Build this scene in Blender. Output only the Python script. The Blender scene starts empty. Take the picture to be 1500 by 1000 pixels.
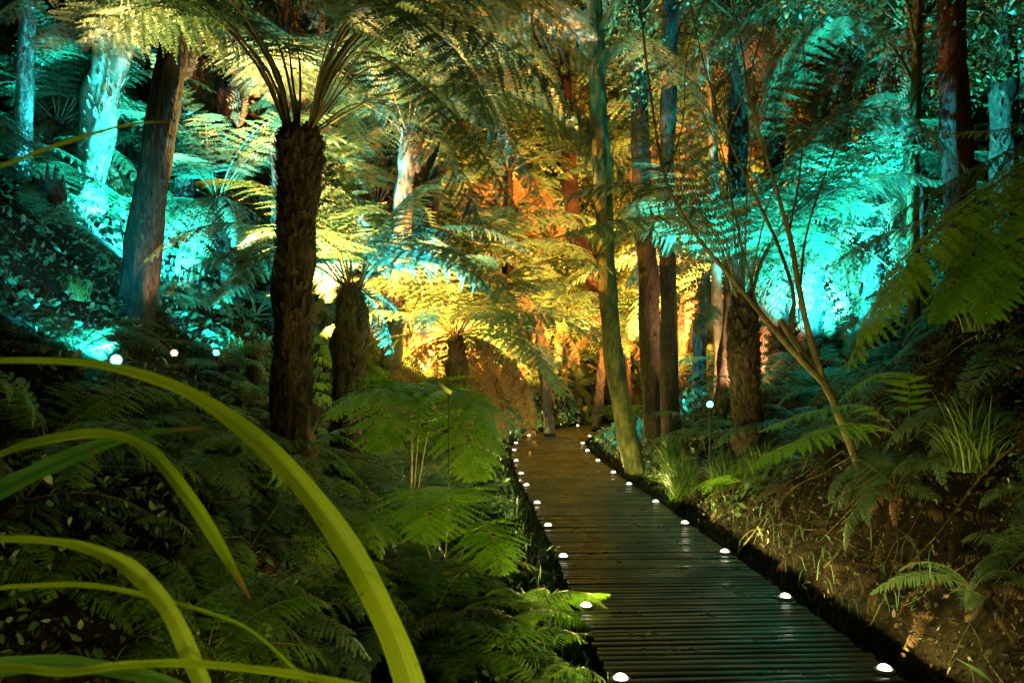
import bpy, math, random
import numpy as np
from mathutils import Vector, noise

R = math.radians
SC = bpy.context.scene
COL = SC.collection
rnd = random.Random(7)
nrg = np.random.default_rng(11)

# ------------------------------------------------------------------ camera
F = 1167.0                      # focal length in pixels of the 1500 px wide photograph
CAMZ = 1.5
cam = bpy.data.cameras.new("camera")
cam.lens = 28.0; cam.sensor_width = 36.0; cam.shift_y = 0.0267
cam.dof.use_dof = True; cam.dof.focus_distance = 7.5; cam.dof.aperture_fstop = 5.6
cam.clip_start = 0.05; cam.clip_end = 400
co = bpy.data.objects.new("camera", cam); COL.objects.link(co)
co.location = (0, 0, CAMZ); co.rotation_euler = (R(90), 0, 0)
SC.camera = co

def P(px, py, Y):
    return Vector(((px - 750) / F * Y, Y, CAMZ - (py - 540) / F * Y))

# ------------------------------------------------------------------ world: night sky
w = bpy.data.worlds.new("World"); SC.world = w; w.use_nodes = True
nt = w.node_tree; bgn = nt.nodes["Background"]
sky = nt.nodes.new("ShaderNodeTexSky"); sky.sky_type = 'NISHITA'; sky.sun_disc = False
sky.sun_elevation = R(-4); sky.sun_rotation = R(200)
nt.links.new(sky.outputs[0], bgn.inputs[0]); bgn.inputs[1].default_value = 0.02

SC.view_settings.view_transform = 'Standard'; SC.view_settings.look = 'None'
SC.view_settings.exposure = 0.0; SC.view_settings.gamma = 1.0
cy = SC.cycles
cy.use_denoising = True; cy.max_bounces = 5; cy.diffuse_bounces = 2; cy.glossy_bounces = 2
cy.transmission_bounces = 3; cy.transparent_max_bounces = 4
cy.sample_clamp_indirect = 2.5; cy.sample_clamp_direct = 0; cy.caustics_reflective = False; cy.caustics_refractive = False
cy.use_light_tree = True
cy.use_adaptive_sampling = True; cy.adaptive_threshold = 0.02

# ------------------------------------------------------------------ light colours
CYAN = (0.025, 0.80, 0.98)
AMBER = (1.0, 0.40, 0.06)
CREAM = (1.0, 0.64, 0.17)
PINK = (1.0, 0.50, 0.26)
WARM = (1.0, 0.82, 0.20)

# ------------------------------------------------------------------ materials
def mat(name):
    m = bpy.data.materials.new(name); m.use_nodes = True
    n = m.node_tree.nodes; l = m.node_tree.links
    for x in list(n): n.remove(x)
    out = n.new("ShaderNodeOutputMaterial")
    return m, n, l, out

def ramp(n, l, src, stops):
    r = n.new("ShaderNodeValToRGB")
    e = r.color_ramp.elements
    while len(e) < len(stops): e.new(0.5)
    for i, (p, c) in enumerate(stops):
        e[i].position = p; e[i].color = (*c, 1)
    l.new(src, r.inputs[0])
    return r.outputs[0]

def leaf_mat(name, cols, trans=0.35, rough=0.42, spec=0.5, scale=1.2, spots=None):
    m, n, l, out = mat(name)
    tc = n.new("ShaderNodeTexCoord"); oi = n.new("ShaderNodeObjectInfo")
    nz = n.new("ShaderNodeTexNoise"); nz.inputs["Scale"].default_value = scale; nz.inputs["Detail"].default_value = 3
    l.new(tc.outputs["Object"], nz.inputs["Vector"])
    mx = n.new("ShaderNodeMath"); mx.operation = 'MULTIPLY_ADD'; mx.inputs[1].default_value = 0.45
    l.new(oi.outputs["Random"], mx.inputs[0]); 
    sb = n.new("ShaderNodeMath"); sb.operation = 'SUBTRACT'; sb.inputs[1].default_value = 0.22
    l.new(nz.outputs[0], sb.inputs[0]); l.new(sb.outputs[0], mx.inputs[2])
    c = ramp(n, l, mx.outputs[0], [(0.25, cols[0]), (0.5, cols[1]), (0.75, cols[2])])
    if spots:
        n2 = n.new("ShaderNodeTexNoise"); n2.inputs["Scale"].default_value = scale * 9
        l.new(tc.outputs["Object"], n2.inputs["Vector"])
        f = ramp(n, l, n2.outputs[0], [(0.60, (0, 0, 0)), (0.70, (1, 1, 1))])
        mc = n.new("ShaderNodeMixRGB"); l.new(f, mc.inputs[0]); l.new(c, mc.inputs[1]); mc.inputs[2].default_value = (*spots, 1)
        c = mc.outputs[0]
    p = n.new("ShaderNodeBsdfPrincipled"); l.new(c, p.inputs["Base Color"])
    p.inputs["Roughness"].default_value = rough; p.inputs["Specular IOR Level"].default_value = spec
    t = n.new("ShaderNodeBsdfTranslucent"); l.new(c, t.inputs[0])
    ms = n.new("ShaderNodeMixShader"); ms.inputs[0].default_value = trans
    l.new(p.outputs[0], ms.inputs[1]); l.new(t.outputs[0], ms.inputs[2]); l.new(ms.outputs[0], out.inputs[0])
    return m

def bark_mat(name, cols, scale=(14, 14, 3), rough=0.75, bump=0.6, spec=0.3):
    m, n, l, out = mat(name)
    tc = n.new("ShaderNodeTexCoord"); mp = n.new("ShaderNodeMapping"); mp.inputs["Scale"].default_value = scale
    l.new(tc.outputs["Object"], mp.inputs["Vector"])
    nz = n.new("ShaderNodeTexNoise"); nz.inputs["Scale"].default_value = 1.0; nz.inputs["Detail"].default_value = 8; nz.inputs["Roughness"].default_value = 0.65
    l.new(mp.outputs[0], nz.inputs["Vector"])
    n2 = n.new("ShaderNodeTexNoise"); n2.inputs["Scale"].default_value = 1.7; n2.inputs["Detail"].default_value = 4
    l.new(tc.outputs["Object"], n2.inputs["Vector"])
    ad = n.new("ShaderNodeMath"); ad.operation = 'MULTIPLY_ADD'; ad.inputs[1].default_value = 0.5
    l.new(n2.outputs[0], ad.inputs[0])
    s2 = n.new("ShaderNodeMath"); s2.operation = 'SUBTRACT'; s2.inputs[1].default_value = 0.25
    l.new(nz.outputs[0], s2.inputs[0]); l.new(s2.outputs[0], ad.inputs[2])
    c = ramp(n, l, ad.outputs[0], [(0.34, cols[0]), (0.5, cols[1]), (0.64, cols[2])])
    p = n.new("ShaderNodeBsdfPrincipled"); l.new(c, p.inputs["Base Color"])
    p.inputs["Roughness"].default_value = rough; p.inputs["Specular IOR Level"].default_value = spec
    b = n.new("ShaderNodeBump"); b.inputs["Strength"].default_value = bump; b.inputs["Distance"].default_value = 0.03
    l.new(nz.outputs[0], b.inputs["Height"]); l.new(b.outputs[0], p.inputs["Normal"])
    l.new(p.outputs[0], out.inputs[0])
    return m

def plain(name, col, rough=0.5, metal=0.0, spec=0.5):
    m, n, l, out = mat(name)
    nz = n.new("ShaderNodeTexNoise"); nz.inputs["Scale"].default_value = 30
    c = ramp(n, l, nz.outputs[0], [(0.3, tuple(x * 0.7 for x in col)), (0.7, tuple(min(1, x * 1.25) for x in col))])
    p = n.new("ShaderNodeBsdfPrincipled"); l.new(c, p.inputs["Base Color"])
    p.inputs["Roughness"].default_value = rough; p.inputs["Metallic"].default_value = metal
    p.inputs["Specular IOR Level"].default_value = spec
    l.new(p.outputs[0], out.inputs[0])
    return m

def glow(name, col, strength):
    m, n, l, out = mat(name)
    e = n.new("ShaderNodeEmission"); e.inputs[0].default_value = (*col, 1); e.inputs[1].default_value = strength
    l.new(e.outputs[0], out.inputs[0])
    m.cycles.emission_sampling = 'NONE'
    return m

M = {}
M['frond'] = leaf_mat('fern_green', [(0.026, 0.065, 0.034), (0.058, 0.130, 0.064), (0.110, 0.195, 0.095)], trans=0.38, spots=(0.16, 0.14, 0.05))
M['frond_bright'] = leaf_mat('fern_fresh_green', [(0.07, 0.19, 0.014), (0.12, 0.27, 0.018), (0.18, 0.33, 0.03)], trans=0.4, spots=(0.2, 0.24, 0.05))
M['dead'] = leaf_mat('fern_dead_brown', [(0.09, 0.05, 0.025), (0.17, 0.095, 0.05), (0.26, 0.16, 0.09)], trans=0.2, rough=0.8, spec=0.2)
M['debris'] = leaf_mat('dry_debris', [(0.012, 0.008, 0.005), (0.04, 0.024, 0.013), (0.10, 0.058, 0.03)], trans=0.1, rough=0.8, spec=0.2, scale=6)
M['broad'] = leaf_mat('broad_leaves', [(0.07, 0.11, 0.035), (0.12, 0.17, 0.05), (0.18, 0.22, 0.07)], trans=0.35, rough=0.38, scale=3)
M['under'] = leaf_mat('undergrowth_leaves', [(0.026, 0.06, 0.034), (0.05, 0.11, 0.058), (0.10, 0.16, 0.08)], trans=0.25, rough=0.35, scale=2.5)
M['litter'] = leaf_mat('leaf_litter', [(0.012, 0.008, 0.005), (0.03, 0.018, 0.010), (0.075, 0.045, 0.022)], trans=0.1, rough=0.6, scale=4, spots=(0.06, 0.09, 0.03))
def strap_mat(cols, nm='strap_leaf'):
    m = leaf_mat(nm, cols, trans=0.45, rough=0.42, spec=0.3, scale=5, spots=(0.12, 0.09, 0.02))
    for r_ in [x for x in m.node_tree.nodes if x.type == 'VALTORGB'][1:2]: r_.color_ramp.elements[0].position = 0.66; r_.color_ramp.elements[1].position = 0.80
    n = m.node_tree.nodes; l = m.node_tree.links
    at = n.new("ShaderNodeAttribute"); at.attribute_name = "across"
    wv = n.new("ShaderNodeMath"); wv.operation = 'MULTIPLY'; wv.inputs[1].default_value = 26; l.new(at.outputs["Fac"], wv.inputs[0])
    nz = n.new("ShaderNodeTexNoise"); nz.noise_dimensions = '1D'; nz.inputs["Scale"].default_value = 1.0; nz.inputs["Detail"].default_value = 4; l.new(wv.outputs[0], nz.inputs["W"])
    vein = ramp(n, l, nz.outputs[0], [(0.3, (0.55,) * 3), (0.65, (1.15,) * 3)])
    rib = ramp(n, l, at.outputs["Fac"], [(0.46, (1,) * 3), (0.5, (0.5,) * 3), (0.54, (1,) * 3)])
    pr = next(x for x in n if x.type == 'BSDF_PRINCIPLED'); tr = next(x for x in n if x.type == 'BSDF_TRANSLUCENT')
    src = pr.inputs["Base Color"].links[0].from_socket
    m1 = n.new("ShaderNodeMixRGB"); m1.blend_type = 'MULTIPLY'; m1.inputs[0].default_value = 1; l.new(src, m1.inputs[1]); l.new(vein, m1.inputs[2])
    m2 = n.new("ShaderNodeMixRGB"); m2.blend_type = 'MULTIPLY'; m2.inputs[0].default_value = 1; l.new(m1.outputs[0], m2.inputs[1]); l.new(rib, m2.inputs[2])
    al = n.new("ShaderNodeAttribute"); al.attribute_name = "along"
    tip = ramp(n, l, al.outputs["Fac"], [(0.90, (0,) * 3), (0.985, (1,) * 3)])
    m3 = n.new("ShaderNodeMixRGB"); l.new(tip, m3.inputs[0]); l.new(m2.outputs[0], m3.inputs[1]); m3.inputs[2].default_value = (0.13, 0.06, 0.015, 1)
    l.new(m3.outputs[0], pr.inputs["Base Color"]); l.new(m3.outputs[0], tr.inputs[0])
    b = n.new("ShaderNodeBump"); b.inputs["Strength"].default_value = 0.5; b.inputs["Distance"].default_value = 0.001
    l.new(nz.outputs[0], b.inputs["Height"]); l.new(b.outputs[0], pr.inputs["Normal"])
    return m
M['strap'] = strap_mat([(0.09, 0.17, 0.006), (0.15, 0.25, 0.008), (0.23, 0.33, 0.012)])
M['strap_shaded'] = strap_mat([(0.03, 0.10, 0.02), (0.05, 0.14, 0.03), (0.08, 0.18, 0.035)], 'strap_leaf_shaded')  # darker copy of the strap colour: shade on blades facing away is painted in
M['tussock'] = leaf_mat('tussock_blades', [(0.07, 0.13, 0.03), (0.13, 0.22, 0.05), (0.22, 0.27, 0.09)], trans=0.3, rough=0.35, scale=4)
M['grass'] = leaf_mat('lawn_grass', [(0.06, 0.16, 0.02), (0.1, 0.24, 0.03), (0.14, 0.3, 0.04)], trans=0.3, scale=3)
M['stipe'] = plain('fern_stipe', (0.12, 0.10, 0.045), 0.5)
M['fern_bark'] = bark_mat('fern_trunk_fibre', [(0.010, 0.007, 0.005), (0.032, 0.023, 0.014), (0.08, 0.056, 0.034)], scale=(22, 22, 9), bump=1.0)
M['dark_bark'] = bark_mat('dark_bark', [(0.006, 0.005, 0.004), (0.020, 0.015, 0.009), (0.052, 0.040, 0.022)], scale=(44, 44, 9), bump=1.0)
M['pale_bark'] = bark_mat('pale_bark', [(0.13, 0.11, 0.07), (0.24, 0.21, 0.14), (0.34, 0.29, 0.2)], scale=(9, 9, 5), bump=0.4)
M['moss_bark'] = bark_mat('mossy_bark', [(0.022, 0.028, 0.009), (0.06, 0.066, 0.018), (0.12, 0.115, 0.04)], scale=(16, 16, 6), bump=1.0)
M['wet_bark'] = bark_mat('wet_bark', [(0.03, 0.03, 0.025), (0.10, 0.11, 0.09), (0.26, 0.3, 0.26)], scale=(30, 30, 14), rough=0.3, bump=1.0, spec=0.8)
M['red_bark'] = bark_mat('red_brown_bark', [(0.012, 0.005, 0.004), (0.04, 0.017, 0.011), (0.09, 0.04, 0.025)], scale=(46, 46, 8), bump=1.0)
M['stem'] = bark_mat('slim_stem_bark', [(0.03, 0.027, 0.01), (0.075, 0.065, 0.028), (0.15, 0.125, 0.055)], scale=(20, 20, 6), bump=0.4)
M['metal'] = plain('lamp_metal', (0.012, 0.012, 0.014), 0.5, 0.3)
M['steel'] = plain('lamp_ring_metal', (0.4, 0.38, 0.34), 0.3, 0.9)
M['lens_warm'] = glow('lens_warm_white', (1.0, 0.84, 0.58), 14)
M['lens_cyan'] = glow('lens_cyan', (0.10, 0.95, 1.0), 14)
M['lens_pink'] = glow('lens_peach', (1.0, 0.5, 0.3), 4)
M['lens_amber'] = glow('lens_amber', (1.0, 0.6, 0.2), 30)

def deck_mat():
    m, n, l, out = mat('wet_deck_boards')
    at = n.new("ShaderNodeAttribute"); at.attribute_name = "tone"
    tc = n.new("ShaderNodeTexCoord"); mp = n.new("ShaderNodeMapping"); mp.inputs["Scale"].default_value = (2.0, 60, 20)
    l.new(tc.outputs["Object"], mp.inputs["Vector"])
    nz = n.new("ShaderNodeTexNoise"); nz.inputs["Scale"].default_value = 1; nz.inputs["Detail"].default_value = 6
    l.new(mp.outputs[0], nz.inputs["Vector"])
    n2 = n.new("ShaderNodeTexNoise"); n2.inputs["Scale"].default_value = 2.2; n2.inputs["Detail"].default_value = 5
    l.new(tc.outputs["Object"], n2.inputs["Vector"])
    ad = n.new("ShaderNodeMath"); ad.operation = 'ADD'; l.new(at.outputs["Fac"], ad.inputs[0]); l.new(nz.outputs[0], ad.inputs[1])
    a2 = n.new("ShaderNodeMath"); a2.operation = 'MULTIPLY'; a2.inputs[1].default_value = 0.5; l.new(ad.outputs[0], a2.inputs[0])
    c = ramp(n, l, a2.outputs[0], [(0.22, (0.008, 0.006, 0.004)), (0.5, (0.05, 0.034, 0.018)), (0.78, (0.15, 0.10, 0.05))])
    p = n.new("ShaderNodeBsdfPrincipled"); l.new(c, p.inputs["Base Color"])
    rr = ramp(n, l, n2.outputs[0], [(0.35, (0.20,) * 3), (0.62, (0.58,) * 3)])
    l.new(rr, p.inputs["Roughness"]); p.inputs["Specular IOR Level"].default_value = 0.6
    b = n.new("ShaderNodeBump"); b.inputs["Strength"].default_value = 0.9; b.inputs["Distance"].default_value = 0.006
    l.new(nz.outputs[0], b.inputs["Height"]); l.new(b.outputs[0], p.inputs["Normal"])
    l.new(p.outputs[0], out.inputs[0])
    return m
M['deck'] = deck_mat()

def ground_mat():
    m, n, l, out = mat('forest_soil')
    tc = n.new("ShaderNodeTexCoord")
    n1 = n.new("ShaderNodeTexNoise"); n1.inputs["Scale"].default_value = 0.9; n1.inputs["Detail"].default_value = 5
    n2 = n.new("ShaderNodeTexNoise"); n2.inputs["Scale"].default_value = 16; n2.inputs["Detail"].default_value = 8; n2.inputs["Roughness"].default_value = 0.7
    l.new(tc.outputs["Object"], n1.inputs["Vector"]); l.new(tc.outputs["Object"], n2.inputs["Vector"])
    a = n.new("ShaderNodeMath"); a.operation = 'ADD'; l.new(n1.outputs[0], a.inputs[0]); l.new(n2.outputs[0], a.inputs[1])
    h = n.new("ShaderNodeMath"); h.operation = 'MULTIPLY'; h.inputs[1].default_value = 0.5; l.new(a.outputs[0], h.inputs[0])
    c = ramp(n, l, h.outputs[0], [(0.38, (0.003, 0.002, 0.0015)), (0.5, (0.012, 0.008, 0.0045)), (0.62, (0.036, 0.023, 0.012))])
    p = n.new("ShaderNodeBsdfPrincipled"); l.new(c, p.inputs["Base Color"]); p.inputs["Roughness"].default_value = 0.9; p.inputs["Specular IOR Level"].default_value = 0.12
    b = n.new("ShaderNodeBump"); b.inputs["Strength"].default_value = 1.0; b.inputs["Distance"].default_value = 0.06
    l.new(n2.outputs[0], b.inputs["Height"]); l.new(b.outputs[0], p.inputs["Normal"])
    l.new(p.outputs[0], out.inputs[0])
    return m
M['soil'] = ground_mat()

# ------------------------------------------------------------------ object helpers
class MB:
    """Collects vertices and faces for one mesh."""
    def __init__(s): s.v = []; s.f = []; s.m = []; s.n = 0
    def add(s, verts, faces, mi=0):
        verts = np.asarray(verts, float).reshape(-1, 3); faces = np.asarray(faces, int)
        if len(faces) == 0: return
        s.v.append(verts); s.f.append((faces + s.n, mi)); s.n += len(verts)
    def mesh(s, name, mats):
        me = bpy.data.meshes.new(name)
        V = np.concatenate(s.v); me.vertices.add(len(V)); me.vertices.foreach_set("co", V.ravel())
        tot = sum(a.size for a, _ in s.f); np_ = sum(len(a) for a, _ in s.f)
        me.loops.add(tot); me.polygons.add(np_)
        me.loops.foreach_set("vertex_index", np.concatenate([a.ravel() for a, _ in s.f]))
        sizes = np.concatenate([np.full(len(a), a.shape[1]) for a, _ in s.f])
        me.polygons.foreach_set("loop_start", np.concatenate([[0], np.cumsum(sizes)[:-1]]))
        me.polygons.foreach_set("material_index", np.concatenate([np.full(len(a), mi) for a, mi in s.f]))
        for m in mats: me.materials.append(m)
        me.update(calc_edges=True); me.validate()
        return me

def link(name, me, parent=None, loc=(0, 0, 0), rot=(0, 0, 0), scale=1.0):
    o = bpy.data.objects.new(name, me); COL.objects.link(o)
    o.location = loc; o.rotation_euler = rot
    o.scale = (scale,) * 3 if not hasattr(scale, '__len__') else scale
    if parent is not None: o.parent = parent
    return o

def tag(o, label=None, cat=None, group=None, kind=None):
    if label: o['label'] = label
    if cat: o['category'] = cat
    if group: o['group'] = group
    if kind: o['kind'] = kind
    return o

def thing(name, loc, label, cat, group=None):
    return tag(link(name, None, None, loc), label, cat, group)

def smooth(me, only=None):
    a = np.ones(len(me.polygons), bool)
    if only is not None:
        mi = np.zeros(len(me.polygons), int); me.polygons.foreach_get("material_index", mi); a = mi == only
    me.polygons.foreach_set("use_smooth", a)

def catmull(pts, n):
    p = np.array([list(q) for q in pts], float)
    p = np.vstack([2 * p[0] - p[1], p, 2 * p[-1] - p[-2]])
    out = []; seg = len(p) - 3
    for t in np.linspace(0, seg, n):
        i = min(int(t), seg - 1); u = t - i
        a, b, c, d = p[i], p[i + 1], p[i + 2], p[i + 3]
        out.append(0.5 * ((2 * b) + (-a + c) * u + (2 * a - 5 * b + 4 * c - d) * u * u + (-a + 3 * b - 3 * c + d) * u ** 3))
    return np.array(out)

def nrm(a): return a / np.maximum(np.linalg.norm(a, axis=-1, keepdims=True), 1e-9)

def tube(mb, pts, rad, segs=8, mi=0, rough=0.0, fissure=0.0, seed=0, cap=True):
    pts = np.asarray(pts, float); n = len(pts)
    rad = np.interp(np.linspace(0, 1, n), np.linspace(0, 1, len(rad)), rad) if hasattr(rad, '__len__') else np.full(n, rad)
    t = nrm(np.gradient(pts, axis=0))
    ref = np.array([1.0, 0.13, 0.05]) if abs(t[0][2]) > 0.7 else np.array([0, 0, 1.0])
    s = nrm(ref - (t @ ref)[:, None] * t); b = np.cross(t, s)
    th = np.linspace(0, 2 * math.pi, segs, endpoint=False)
    V = np.zeros((n, segs, 3))
    for i in range(n):
        for j in range(segs):
            r = rad[i]
            if rough or fissure:
                q = Vector((math.cos(th[j]) * 2.2 + seed, math.sin(th[j]) * 2.2, i * 0.18))
                r *= 1 + rough * noise.noise(q * 1.3)
                if fissure:
                    r *= 1 + fissure * noise.noise(Vector((math.cos(th[j]) * 6 + seed, math.sin(th[j]) * 6, pts[i][2] * 1.3)))
            V[i, j] = pts[i] + r * (math.cos(th[j]) * s[i] + math.sin(th[j]) * b[i])
    idx = np.arange(n * segs).reshape(n, segs)
    a = idx[:-1]; c = idx[1:]
    f = np.stack([a, np.roll(a, -1, 1), np.roll(c, -1, 1), c], -1).reshape(-1, 4)
    mb.add(V.reshape(-1, 3), f, mi)
    if cap:
        mb.add(V[-1], np.stack([np.zeros(segs - 2, int), np.arange(1, segs - 1), np.arange(2, segs)], -1), mi)

# ------------------------------------------------------------------ terrain
CL = catmull([(-2.4, -4), (-0.6, -1.6), (0.75, 0.8), (1.2, 2.8), (1.18, 4), (1.12, 5.2), (1.06, 6.6), (.99, 7.9), (.93, 9.1), (.83, 10.5),
              (.78, 11.7), (.72, 13.3), (.71, 15), (.80, 16.5), (1.08, 17.8), (1.68, 19.5), (2.55, 20.9), (3.6, 22.1), (5.2, 23.4), (8.5, 25.4), (14, 28), (24, 32)], 600)
CLT = nrm(np.gradient(CL if CL.shape[1] == 2 else CL[:, :2], axis=0))
CL = CL[:, :2]
SEGL = np.concatenate([[0], np.cumsum(np.linalg.norm(np.diff(CL, axis=0), axis=1))])

def side_dist(x, y):
    """signed distance from the deck centre line (+ right, - left) and the y of the nearest point"""
    x = np.atleast_1d(x).astype(float); y = np.atleast_1d(y).astype(float)
    S = np.zeros(len(x)); YN = np.zeros(len(x))
    for k in range(0, len(x), 4000):
        dx = x[k:k + 4000, None] - CL[None, :, 0]; dy = y[k:k + 4000, None] - CL[None, :, 1]
        i = np.argmin(dx * dx + dy * dy, 1); r = np.arange(len(i))
        d = np.sqrt(dx[r, i] ** 2 + dy[r, i] ** 2)
        sg = np.sign(CLT[i, 1] * dx[r, i] - CLT[i, 0] * dy[r, i])
        S[k:k + 4000] = d * np.where(sg == 0, 1, sg); YN[k:k + 4000] = CL[i, 1]
    return S, YN

def sstep(a, b, x):
    t = np.clip((x - a) / (b - a), 0, 1); return t * t * (3 - 2 * t)

def gz(x, y):
    s, yn = side_dist(x, y)
    yy = np.atleast_1d(y).astype(float); xx = np.atleast_1d(x).astype(float)
    # right bank
    sr = 1.32 + (0.5 - 1.32) * sstep(5.5, 9.0, yy)
    sr = sr + 0.25 * sstep(15, 24, yy)
    e = np.maximum(0, s - 0.82)
    right = -0.03 + sr * e + 0.5 * np.maximum(0, e - 4.0) - 0.6 * np.maximum(0, e - 12) * (sr > 0)
    # left bank
    s0 = 1.9 - 0.9 * sstep(9, 15, yy); sl = 0.72 + 0.33 * sstep(9, 15, yy)
    e2 = np.maximum(0, -s - s0)
    left = -0.03 - 0.12 * sstep(0.9, 1.8, -s) * (1 - sstep(11, 14, yy)) + sl * e2 + 0.25 * np.maximum(0, e2 - 3) - 0.75 * np.maximum(0, e2 - 11)
    z = np.where(s > 0, right, left)
    z = np.minimum(z, 15)
    n = np.array([noise.noise(Vector((a * 0.55, b * 0.55, 3.1))) * 0.35 + noise.noise(Vector((a * 2.1, b * 2.1, 9.1))) * 0.10 for a, b in zip(xx, yy)])
    z = z + n * sstep(0.8, 2.6, np.abs(s))
    return z - 0.06 * (np.abs(s) < 0.9)

def g1(x, y): return float(gz([x], [y])[0])

def ray(px, py, h=0.0, y0=3.0, y1=32.0):
    """where the line of sight through a photograph pixel comes within h of the ground"""
    ys = np.linspace(y0, y1, 600); xs = (px - 750) / F * ys; zs = CAMZ - (py - 540) / F * ys
    k = np.nonzero(zs <= gz(xs, ys) + h)[0]
    i = k[0] if len(k) else len(ys) - 1
    return Vector((xs[i], ys[i], zs[i]))

def dens(a, b, n, c=0.0, k=2.2):
    t = np.linspace(-1, 1, n); s = np.sinh(k * t) / np.sinh(k)
    return np.where(s < 0, c + (c - a) * s, c + (b - c) * s)
gx = dens(-34, 36, 230, 0.5); gy = np.concatenate([np.linspace(-7, 0, 24, endpoint=False), np.linspace(0, 26, 190, endpoint=False), np.linspace(26, 70, 60)])
GX, GY = np.meshgrid(gx, gy)
GZ = gz(GX.ravel(), GY.ravel())
mb = MB(); nx, ny = len(gx), len(gy)
ii = np.arange(nx * ny).reshape(ny, nx)
mb.add(np.stack([GX.ravel(), GY.ravel(), GZ], -1), np.stack([ii[:-1, :-1], ii[:-1, 1:], ii[1:, 1:], ii[1:, :-1]], -1).reshape(-1, 4))
me = mb.mesh('ground', [M['soil']]); smooth(me)
tag(link('ground', me), 'dark leaf-littered soil banks of the fern gully', kind='structure')

# ------------------------------------------------------------------ the boardwalk
HW = 0.715
def deck():
    mb = MB(); tones = []
    step = 0.072; total = SEGL[-1] - 8
    k = 0; s = 0.4
    while s < total:
        c = np.array([np.interp(s, SEGL, CL[:, 0]), np.interp(s, SEGL, CL[:, 1])])
        t = np.array([np.interp(s, SEGL, CLT[:, 0]), np.interp(s, SEGL, CLT[:, 1])]); t /= np.linalg.norm(t)
        r = np.array([t[1], -t[0]])
        wl = HW + rnd.uniform(-0.012, 0.012); wr = HW + rnd.uniform(-0.012, 0.012)
        h = 0.5 * (step - rnd.uniform(0.006, 0.013)); z = rnd.uniform(-0.003, 0.003); tl = rnd.uniform(-0.002, 0.002)
        tone = rnd.random()
        prof = [(-h, -0.03), (-h, -0.005), (-h + 0.005, 0), (h - 0.005, 0), (h, -0.005), (h, -0.03)]
        A = [[*(c - r * wl + t * a), zz + z - tl] for a, zz in prof]; B = [[*(c + r * wr + t * a), zz + z + tl] for a, zz in prof]
        f = [(i, i + 1, i + 7, i + 6) for i in range(5)]
        mb.add(A + B, f); tones += [tone] * 12
        mb.add(A + B, [[0, 5, 4], [0, 4, 1], [1, 4, 3], [1, 3, 2]]); tones += [tone] * 12
        mb.add(A + B, [[6, 10, 11], [6, 7, 10], [7, 9, 10], [7, 8, 9]]); tones += [tone] * 12
        s += step; k += 1
    me = mb.mesh('boardwalk', [M['deck']])
    at = me.attributes.new('tone', 'FLOAT', 'POINT'); at.data.foreach_set('value', tones)
    o = tag(link('path', me), 'narrow dark wet timber boardwalk of cross boards', kind='structure')
    # joists under the boards
    mb = MB()
    m = (SEGL < total)
    for off in (-0.55, 0.0, 0.55):
        r = np.stack([CLT[m, 1], -CLT[m, 0]], -1); q = CL[m] + r * off
        V = []
        for a in (-0.025, 0.025):
            for zz in (-0.036, -0.16): V.append(np.column_stack([q + r * a, np.full(len(q), zz)]))
        V = np.array(V); nq = len(q); id_ = np.arange(4 * nq).reshape(4, nq)
        for a, b in ((0, 1), (2, 3), (0, 2)):
            mb.add(V.reshape(-1, 3), np.stack([id_[a, :-1], id_[a, 1:], id_[b, 1:], id_[b, :-1]], -1))
    link('joist', mb.mesh('joists', [M['deck']]), o)
deck()

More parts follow.
